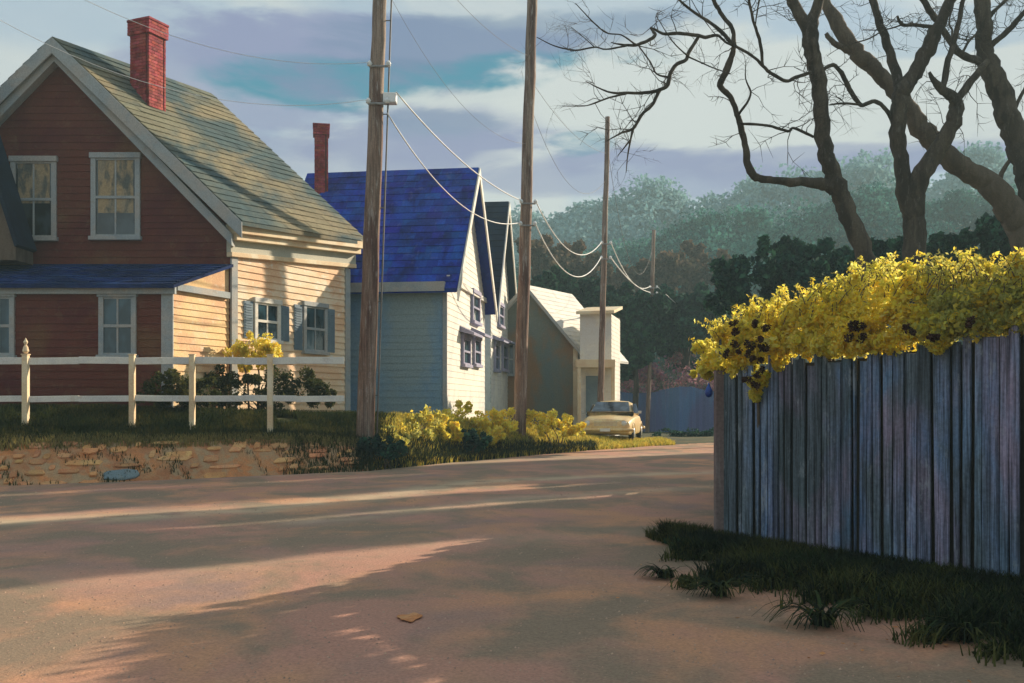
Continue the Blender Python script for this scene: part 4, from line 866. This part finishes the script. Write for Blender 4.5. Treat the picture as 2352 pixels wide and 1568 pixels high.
# ------------------------------------------------------------------ woods behind
def leafy(name, label, cat, d, blobs, n, size, mat, group, trunkr=.2, stuff=False, aspect=.7):
    """blobs in photo px: (x, y, rpx)"""
    bl = [(W(x, y, d+random.uniform(-1.5,1.5)*d/60), r/F*d) for x, y, r in blobs]; c0 = sum((b[0] for b in bl), Vector())/len(bl)
    base = V(c0.x, c0.y, 0 if d < 70 else -1)
    t = thing(name, label, cat, base, group)
    cc, rr = [], []
    for c, r in bl:
        cc.append(tuple(c)); rr.append((r*.75,)*3)
        for _ in range(12):
            dd = Vector((random.gauss(0,1), random.gauss(0,1), random.gauss(0,1))).normalized()*r*random.uniform(.6,1.); cc.append(tuple(c+dd)); rr.append((r*random.uniform(.18,.4),)*3)
    foliage('crown', cc, rr, n, size, M[mat], t, aspect)
    mb = MB(); top = c0+V(0,0,0); mb.tube([base-V(0,0,.3), base.lerp(top,.5)+V(.2,0,0), top], [trunkr, trunkr*.75, trunkr*.4], 8, .05)
    for c, r in bl[:6]: mb.tube([base.lerp(top,.55), base.lerp(top,.6).lerp(c,.5), c], [trunkr*.5, trunkr*.3, trunkr*.12], 6)
    mb.build('trunk', M['bark'], t, True); return t
g = 'dark trees between the street and the hill'
leafy('dark_tree', 'dark bushy tree rising behind the pale roof of the olive house', 'tree', 58, [(1245,660,34),(1295,650,36),(1350,665,38),(1385,690,36),(1285,690,44),(1240,690,30),(1400,720,36)], 15000, .4, 'darkgreen', g)
leafy('dark_tree', 'dark tree right of the white porch house, above the car', 'tree', 57, [(1430,700,46),(1440,760,38),(1425,810,30),(1470,730,40),(1500,700,38),(1480,790,40),(1435,850,22),(1455,820,34)], 20000, .4, 'darkgreen', g)
leafy('dark_tree', 'dark green tree with drooping crown behind the farthest utility pole', 'tree', 60, [(1530,700,44),(1560,740,44),(1530,780,40),(1590,700,44),(1600,760,44),(1570,820,36),(1640,720,50)], 18000, .42, 'darkgreen', g)
leafy('brown_tree', 'brown autumn tree above the pale roof, left of the slim pole', 'tree', 80, [(1260,590,44),(1310,600,46),(1360,620,44),(1220,570,30),(1280,640,50),(1350,660,44),(1400,650,40)], 10000, .5, 'brownleaf', g)
leafy('brown_tree', 'brown grey tree behind the farthest utility pole', 'tree', 84, [(1450,640,46),(1500,630,44),(1540,610,46),(1590,600,44),(1480,680,50),(1560,660,50),(1640,620,44)], 11000, .5, 'brownleaf', g)
leafy('dark_tree', 'dark tree just left of the bare tree trunks, above the yellow shrubs', 'tree', 40, [(1700,640,60),(1760,610,56),(1820,600,56),(1780,670,60),(1880,600,50),(1680,690,50),(1850,660,60),(1930,620,44)], 14000, .28, 'darkgreen', g)
leafy('dark_tree', 'dark tree between the two main bare trunks, above the yellow shrubs', 'tree', 34, [(1960,620,44),(2010,600,48),(2050,590,44),(2000,650,50),(2060,640,44)], 9000, .24, 'darkgreen', g)
leafy('dark_tree', 'dark tree at the right edge behind the leaning trunk', 'tree', 32, [(2140,600,44),(2190,590,44),(2240,560,50),(2290,530,56),(2340,520,60),(2160,560,34),(2260,620,50),(2340,600,60),(2400,560,70),(2140,640,40)], 14000, .23, 'darkgreen', g)
# unseen trees added right of the frame to cast shade bands across the road
def shade_caster_tree(label, q, t_, rq, zc, rz):
    nx_, ny_ = -math.cos(AZ_), math.sin(AZ_); x, y = q*nx_+t_*ny_, q*ny_-t_*nx_
    t = thing('shade_caster_tree', label, 'tree', V(x, y, 0), 'unseen trees added to shade the road')
    cc = [(x+nx_*rq*a*.45, y+ny_*rq*a*.45, zc+rz*b*.5) for a in (-1,0,1) for b in (-1,0,1)]; rr = [(rq*.62, rq*.62, rz*.55)]*9
    foliage('crown', cc, rr, 16000, .34, M['darkgreen'], t); m = MB(); m.tube([V(x,y,-.2), V(x+.2,y,zc*.5), V(x,y,zc)], [.35,.28,.12], 10, .05); m.build('trunk', M['bark'], t, True)
AZ_ = math.atan2(1., .78)
shade_caster_tree('unseen leafy tree added to shade the road, nearest of its row', 11.1, 33, 1.5, 9.8, 5.6)
shade_caster_tree('unseen slender leafy tree added to shade the road', 13.75, 38, .85, 10.6, 5.6)
shade_caster_tree('unseen broad leafy tree added to shade the road', 17.4, 47, 1.85, 13, 7)
shade_caster_tree('unseen leafy tree added to shade the road, farthest of its row', 20.6, 54, 1.2, 15, 7)
# misty woods : hill terrain + canopy
def hill(name, d, prof, dep):
    xs_ = np.linspace(prof[0][0], prof[-1][0], 60); py = np.interp(xs_, [p[0] for p in prof], [p[1] for p in prof])
    vs, fs = [], []
    for j, (dd, k) in enumerate(((0,-.02),(.3,.45),(.6,.8),(1.,1.),(1.6,.9),(2.5,0))):
        for x, y in zip(xs_, py):
            top = W(x, y, d+dep); vs.append((top.x*(1+.0*j), d+dep*dd, top.z*k-.1))
    n = len(xs_)
    for j in range(5):
        for i in range(n-1): fs.append((j*n+i, j*n+i+1, (j+1)*n+i+1, (j+1)*n+i))
    return nmesh(name, vs, fs, M['ground'], smoothf=True, kind='structure')
def canopy(name, label, cat, d, dep, prof, y1, nc, rr_, n, size, mat):
    cen, rad = [], []
    xa, xb = prof[0][0], prof[-1][0]
    for i in range(nc):
        x = random.uniform(xa, xb); f = random.random()**1.4; yt = interp(x, [p[0] for p in prof], [p[1] for p in prof])
        dd = d+dep*(1-f)+random.uniform(-2,2); lump = rr_*random.uniform(.6,1.5); y = yt+lump*F/dd*.7+(y1-yt)*f; c = W(x, y, dd); cen.append(tuple(c)); rad.append((lump, lump, lump*random.uniform(.9,1.5)))
    P, Fc = leaf_quads(clump_pts(cen, rad, n, .7), size, aspect=.75); o_ = nmesh(name, P, Fc, M[mat]); o_['label'] = label; o_['category'] = cat; o_['kind'] = 'stuff'; return o_
far = [(x_, y_+14) for x_, y_ in [(1000,520),(1150,500),(1200,480),(1240,485),(1270,500),(1310,462),(1350,470),(1400,450),(1440,430),(1480,405),(1540,430),(1600,425),(1650,450),(1700,440),(1740,385),(1800,395),(1860,380),(1930,390),(1960,330),(2010,325),(2060,400),(2120,420),(2180,390),(2230,330),(2270,320),(2330,400),(2450,380),(2700,370)]]
mid = [(1150,640),(1240,600),(1330,590),(1420,585),(1500,560),(1560,520),(1620,505),(1680,490),(1740,480),(1800,500),(1860,480),(1920,455),(1960,440),(2010,430),(2060,445),(2110,470),(2160,450),(2220,435),(2280,470),(2340,440),(2450,430),(2700,420)]
hill('far_hill', 145, [(x, y+75) for x, y in far], 40); hill('near_hill', 94, [(x, y+75) for x, y in mid], 33)
canopy('far_wood', 'pale misty wood covering the far hill under the clouds', 'wood', 140, 42, far, 640, 560, 3.2, 160000, .8, 'tealhaze')
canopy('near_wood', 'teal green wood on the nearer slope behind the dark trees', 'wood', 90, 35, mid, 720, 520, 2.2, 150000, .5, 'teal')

# ------------------------------------------------------------------ bushes, grass, verge
bush('yellow_bush', 'small yellow bush below the first side window of the red house', 'bush', [(W(548,800,25.7),.34),(W(585,792,25.9),.42),(W(620,805,26.),.36),(W(600,825,25.9),.36),(W(560,828,25.8),.36)], 5200, .08, 'yellow', 3)
bush('green_bush', 'dark green bush behind the rail fence beside the porch corner', 'bush', [(W(400,895,23.6),.5),(W(360,905,23.3),.42),(W(440,890,23.8),.5),(W(470,900,24),.42)], 5200, .09, 'grassgreen', 3)
bush('green_bush', 'wide green bush behind the right end of the rail fence, below the windows', 'bush', [(W(500,890,25.5),.55),(W(545,892,25.6),.52),(W(590,895,25.7),.52),(W(640,892,25.9),.52),(W(695,890,26.2),.55),(W(740,900,26.4),.45)], 9000, .09, 'grassgreen', 4)
for lab, lst, mt in (('orange yellow bush at the foot of the white gable end', [(1030,965,30,.42),(1058,950,30.6,.45),(1045,1000,28.9,.34),(1015,1000,28.6,.3)], 'yellow'),
                 ('rounded golden bush just left of the second utility pole', [(1130,960,31.4,.5),(1160,965,31.4,.48),(1100,980,30.6,.36),(1140,1000,30,.3)], 'yellow'),
                 ('long low yellow bush between the second utility pole and the car', [(1230,970,33,.42),(1265,975,33.4,.42),(1300,980,33.8,.4),(1325,985,34,.34)], 'yellow'),
                 ('olive green bush at the bottom of the slate blue wall', [(940,995,27,.5),(975,980,28,.52),(1000,965,28.8,.46),(900,1010,26,.4),(870,1020,25.4,.3)], 'olive_leaf'),
                 ('dark leafy bush between the golden bushes and the road', [(1075,1010,28.9,.32),(1105,1015,29,.3)], 'darkgreen'),
                 ('small dark leafy bush at the foot of the nearest utility pole', [(850,1018,24.4,.26),(890,1030,24.6,.3),(920,1035,25,.22)], 'darkgreen')):
    bush('verge_bush', lab, 'bush', blobs_px(lst), 2600, .12, mt, 3, 'bushes along the far roadside')
# grass on the bank and the far verge
def scatter(n, fx, hgt, w, mat, name, label, cat='grass', lean=.6):
    X, Y, Z_ = [], [], []
    while len(X) < n:
        r = fx()
        if r: X.append(r[0]); Y.append(r[1]); Z_.append(r[2])
    P, Fc = blades(np.array(X), np.array(Y), np.array(Z_), hgt, w, lean); o_ = nmesh(name, P, Fc, M[mat]); o_['label'] = label; o_['category'] = cat; o_['kind'] = 'stuff'
def bank(x0, x1, t0, t1):
    def f():
        X = random.uniform(x0, x1); t = t0+(t1-t0)*random.random(); Y = edgeY(X)+t
        if mnoise.noise(Vector((X*.8, Y*1.2, 4))) < -.5: return None
        return X, Y, gz(X, Y)
    return f
scatter(42000, bank(-13, -3.2, .95, 3.6), .17, .011, 'grassmid', 'bank_grass', 'dark shaded grass on the bank below the rail fence')
scatter(1500, lambda: (lambda q: q if q and mnoise.noise(Vector((q[0]*1.4, q[1]*2.5, 8))) > .12 else None)(bank(-13, -3.5, -.1, .95)()), .12, .010, 'grassmid', 'bank_tufts', 'small tufts of grass growing on the orange earth bank')
scatter(1300, bank(-5.2, -3.2, -.15, 1.0), .17, .012, 'grassmid', 'bank_end_grass', 'olive grass where the stone edging ends near the nearest pole')
scatter(9000, bank(-13, -2.0, .7, 1.15), .15, .010, 'straw', 'straw_grass', 'straw coloured grass fringe along the top of the stone wall')
scatter(26000, bank(-3.4, 6.5, .0, 4.5), .18, .013, 'lime', 'roadside_grass', 'yellow green grass along the far roadside')
scatter(9000, bank(-3.8, 3.0, .0, 1.6), .24, .016, 'grassdark', 'weed_clumps', 'dark weeds among the roadside grass', 'weeds')
# growth at the foot of the near board fence
uF = (FB-FA).normalized(); nF = Vector((uF.y,-uF.x,0))
def nearf(w0, w1, s0=-.5, s1=6.):
    def f():
        s = random.uniform(s0, s1); k = random.random()**2.; wd = w0+(w1-w0)*k
        lim = w1*min(1,.35+.28*s)*(.35+1.5*abs(mnoise.noise(Vector((s*1.7, 0, 7))))+.35*random.random())
        if wd > lim: return None
        p = FA+uF*s+nF*wd; return p.x, p.y, .02
    return f
scatter(60000, nearf(-.05, 1.7, -.9), .20, .009, 'grassdark', 'fence_grass', 'dark grass at the foot of the near board fence', lean=.9)
scatter(16000, nearf(.0, 2.1, -1.3), .12, .007, 'grassgreen', 'fence_grass', 'green grass tufts fringing the near board fence', lean=1.1)
def nearclumps(n, w0, w1, s0, s1, r0, r1):
    cc, rr = [], []
    while len(cc) < n:
        q = nearf(w0, w1, s0, s1)()
        if q: k = random.uniform(r0, r1); cc.append((q[0], q[1], .02+k*.4)); rr.append((k*1.2, k*1.2, k*.8))
    return cc, rr
cc, rr = nearclumps(260, .0, 1.6, -.6, 6, .05, .15)
P, Fc = leaf_quads(clump_pts(cc, rr, 40000, .3), .055, aspect=.55); o_ = nmesh('ground_ivy', P, Fc, M['darkgreen']); o_['label'] = 'dark leafy ground cover along the foot of the near fence'; o_['category'] = 'ground cover'; o_['kind'] = 'stuff'
cc, rr = nearclumps(90, .2, 2.1, -1.3, 5, .03, .10)
P, Fc = leaf_quads(clump_pts(cc, rr, 12000, .3), .045, aspect=.55); o_ = nmesh('ground_ivy', P, Fc, M['grassgreen']); o_['label'] = 'scattered olive green creeping leaves on the road edge by the near fence'; o_['category'] = 'ground cover'; o_['kind'] = 'stuff'
lx = []
while len(lx) < 130:
    q = nearf(.2, 3.2, -1.8, 5)()
    if q: lx.append((q[0], q[1], .04))
P, Fc = leaf_quads(np.array(lx), .05, aspect=.6, up=None); P[:,2] = .032+(P[:,2]-.04)*.25; o_ = nmesh('leaf_litter', P, Fc, M['orange']); o_['label'] = 'small dead leaves strewn along the grass fringe'; o_['category'] = 'leaf litter'; o_['kind'] = 'stuff'
# loose gravel and crumbs on the dirt road
NG = 5200; gx = RNG.uniform(-1, 1, NG); gd = 5.2+RNG.random(NG)**1.5*16; X_ = gx*gd*.55; keep = X_ < 2.6+(gd-11)*.2*(gd > 11); X_ = X_[keep]; gd = gd[keep]; n = len(X_)
rr_ = RNG.uniform(.003, .009, n)*(1+gd/14); zb = np.array([.016+.012*mnoise.noise(Vector((x*.5, y*.5, 1))) for x, y in zip(X_, gd)])
a_ = RNG.uniform(0, 6.28, n); P = []
for k in range(4): P.append(np.stack([X_+rr_*np.cos(a_+k*1.57), gd+rr_*np.sin(a_+k*1.57), zb-.002], 1))
P.append(np.stack([X_+rr_*.2, gd, zb+rr_*.8], 1)); P = np.stack(P, 1).reshape(-1, 3); b = np.arange(n)[:,None]*5
Fc = np.concatenate([b+np.array([[i, (i+1) % 4, 4]]) for i in range(4)])
o_ = nmesh('gravel', P, Fc, M['gravel']); o_['label'] = 'loose small gravel scattered over the dirt road'; o_['category'] = 'gravel'; o_['kind'] = 'stuff'
# drooping dark weeds, distinct plants
for i, (x, y, s) in enumerate(((1528,1330,.34),(1655,1372,.5),(1760,1352,.36),(1885,1440,.58),(2010,1418,.36),(2215,1475,.5))):
    p = G(x, y); pw = thing('drooping_weed', ['leftmost dark arching weed, out on the road edge below the fence corner', 'second dark arching weed from the left under the fence', 'third dark arching weed from the left under the fence', 'largest dark arching weed in the middle under the fence', 'fifth dark arching weed from the left under the fence', 'rightmost dark arching weed under the fence'][i], 'weed', p, 'arching weeds along the near fence')
    X = np.full(260, p.x)+RNG.normal(0, .05, 260); Y = np.full(260, p.y)+RNG.normal(0, .05, 260)
    P = []; 
    for k in range(70):
        th = RNG.uniform(0, 6.283) if k % 3 == 0 else RNG.uniform(2.6, 5.0); L_ = s*RNG.uniform(.4,1.15); c_, s_ = math.cos(th), math.sin(th); b0 = np.array([p.x, p.y, .02])+RNG.normal(0,.03,3)*[1,1,0]; wv = np.array([-s_, c_, 0])*.014
        prev = b0
        for j in range(1, 6):
            f = j/5; cur = b0+np.array([c_*L_*f*.8, s_*L_*f*.8, L_*(1.05*f-.95*f*f)]); ww = wv*(1.2-f)
            P += [prev-wv*(1.25-f), prev+wv*(1.25-f), cur+ww, cur-ww]; prev = cur
    nmesh('leaves', np.array(P), np.arange(len(P)).reshape(-1, 4), M['grassdark'], pw)
# fallen orange leaf on the road
lp = G(940,1427); m = MB(); ring = [V(lp.x+.085*math.cos(a)*(1+.25*math.sin(3*a)), lp.y+.13*math.sin(a)*(1+.2*math.cos(5*a)), .03+.004*math.sin(2*a)) for a in np.linspace(0, 6.283, 33)[:-1]]
m.prism(ring, V(0,0,.004)); o_ = m.build('fallen_leaf', M['orange']); o_['label'] = 'single orange brown fallen leaf lying on the road'; o_['category'] = 'leaf'

# ------------------------------------------------------------------ haze
hz = MB().box(V(0,0,0), V(1,0,0), V(0,1,0), Z, -720, 720, -320, 920, -1.2, 47)
hm, t, out = newmat('haze_air'); pv = t.new('ShaderNodeVolumePrincipled'); pv.inputs['Color'].default_value = (.62,.86,.9,1); pv.inputs['Density'].default_value = .0017; pv.inputs['Anisotropy'].default_value = .1
t.l.new(pv.outputs[0], out.inputs['Volume'])
ho = hz.build('haze', hm, kind='stuff'); ho['label'] = 'thin pale air haze over the whole place'; ho['category'] = 'haze'

# ------------------------------------------------------------------ SUN / SKY
AZ = math.atan2(1.0, .78); EL = math.radians(22)        # azimuth measured from +Y towards +X
sd = Vector((math.sin(AZ)*math.cos(EL), math.cos(AZ)*math.cos(EL), math.sin(EL)))
sl_ = bpy.data.lights.new('sun', 'SUN'); sl_.energy = 5.0; sl_.angle = math.radians(.5); sl_.color = (1., .83, .62)
so_ = bpy.data.objects.new('sun', sl_); COL.objects.link(so_); so_.rotation_euler = sd.to_track_quat('Z', 'Y').to_euler(); so_.location = sd*60
wd = bpy.data.worlds.new('World'); S.world = wd; wd.use_nodes = True; t = NT(wd.node_tree); t.n.clear()
out = t.new('ShaderNodeOutputWorld'); bg = t.new('ShaderNodeBackground'); t.l.new(bg.outputs[0], out.inputs[0])
sky = t.new('ShaderNodeTexSky', sky_type='NISHITA', sun_disc=False); sky.sun_elevation = EL; sky.sun_rotation = AZ
co = t.new('ShaderNodeTexCoord').outputs['Generated']; sx = t.new('ShaderNodeSeparateXYZ'); t.l.new(co, sx.inputs[0])
az = t.math('ARCTAN2', sx.outputs[0], sx.outputs[1]); el = t.math('ARCSINE', sx.outputs[2])
cv = t.new('ShaderNodeCombineXYZ'); t.put(cv.inputs[0], az); t.put(cv.inputs[1], t.math('MULTIPLY', el, 3.2)); cv = cv.outputs[0]
n1 = t.noise(cv, 2.6, 6, .55, .5); n2 = t.noise(t.mapping(cv, loc=(4,2,1)), 7., 6, .6, .3); n3 = t.noise(t.mapping(cv, loc=(9,5,1)), 3.6, 5, .55, .6)
WHITE, LAV, BLUE, TEAL, PALE = L(.60,.64,.63), L(.23,.26,.44), L(.10,.18,.33), L(.02,.22,.34), L(.38,.48,.58)
base = t.mix(t.ramp(n1, .40, .62), PALE, WHITE)
nish = t.mix(1., sky.outputs[0], (.11,.11,.11,1), 'MULTIPLY')
c = t.mix(.85, nish, base)
def blob(c, x, y, wx, wy, col, amt=1., soft=.5):
    u0 = (x-CX)/F; a0 = math.atan(u0); e0 = math.atan((HY-y)/F/math.sqrt(1+u0*u0))
    da = t.math('MULTIPLY', t.math('SUBTRACT', az, a0), F/wx); de = t.math('MULTIPLY', t.math('SUBTRACT', el, e0), F/wy)
    r = t.math('ADD', t.math('MULTIPLY', da, da), t.math('MULTIPLY', de, de))
    r = t.math('ADD', r, t.math('MULTIPLY_ADD', n2, 3.2, -1.6)); r = t.math('ADD', r, t.math('MULTIPLY_ADD', n3, 4.0, -2.0))
    f = t.ramp(r, 1+soft, 1-soft)
    if col == TEAL: f = t.math('MULTIPLY', f, t.ramp(n2, .36, .56))
    return t.mix(t.math('MULTIPLY', f, amt), c, col)
for a in ((250,60,420,90,PALE,.8),(150,230,330,110,WHITE,.6),(560,200,260,130,LAV,.75),(900,130,430,80,LAV,.85),(1000,215,380,60,BLUE,.75),(740,200,230,50,TEAL,1.),(1200,100,400,65,BLUE,.6),(1330,178,300,48,TEAL,1.),
          (1300,250,420,42,WHITE,.9),(1000,330,260,70,LAV,.75),(1000,290,140,34,BLUE,.5),(1500,345,520,50,LAV,.9),(2100,330,480,55,LAV,.8),(1170,440,120,70,WHITE,.8),(1850,200,560,120,WHITE,1.),(2250,170,300,110,WHITE,.9),(2250,60,280,40,PALE,.8),(1650,400,500,40,LAV,.7),(700,350,330,60,LAV,.5),(1330,330,70,24,TEAL,.5)):
    c = blob(c, *a)
# lower hemisphere: dull earth
c = t.mix(t.ramp(el, -.02, -.06), c, L(.16,.15,.13))
t.put(bg.inputs[0], c); bg.inputs[1].default_value = .66

# ------------------------------------------------------------------ camera & render
cd = bpy.data.cameras.new('camera'); cam = bpy.data.objects.new('camera', cd); COL.objects.link(cam); cam.location = (0,0,EYE); cam.rotation_euler = (math.pi/2,0,0)
cd.lens = 35; cd.sensor_width = 36; cd.shift_y = (HY-784)/2352; cd.clip_end = 4000; S.camera = cam
S.view_settings.view_transform = 'Standard'; S.view_settings.look = 'None'; S.view_settings.exposure = .70; S.view_settings.gamma = 1
S.cycles.max_bounces = 6; S.cycles.transparent_max_bounces = 4; S.cycles.volume_bounces = 0; S.cycles.use_denoising = True
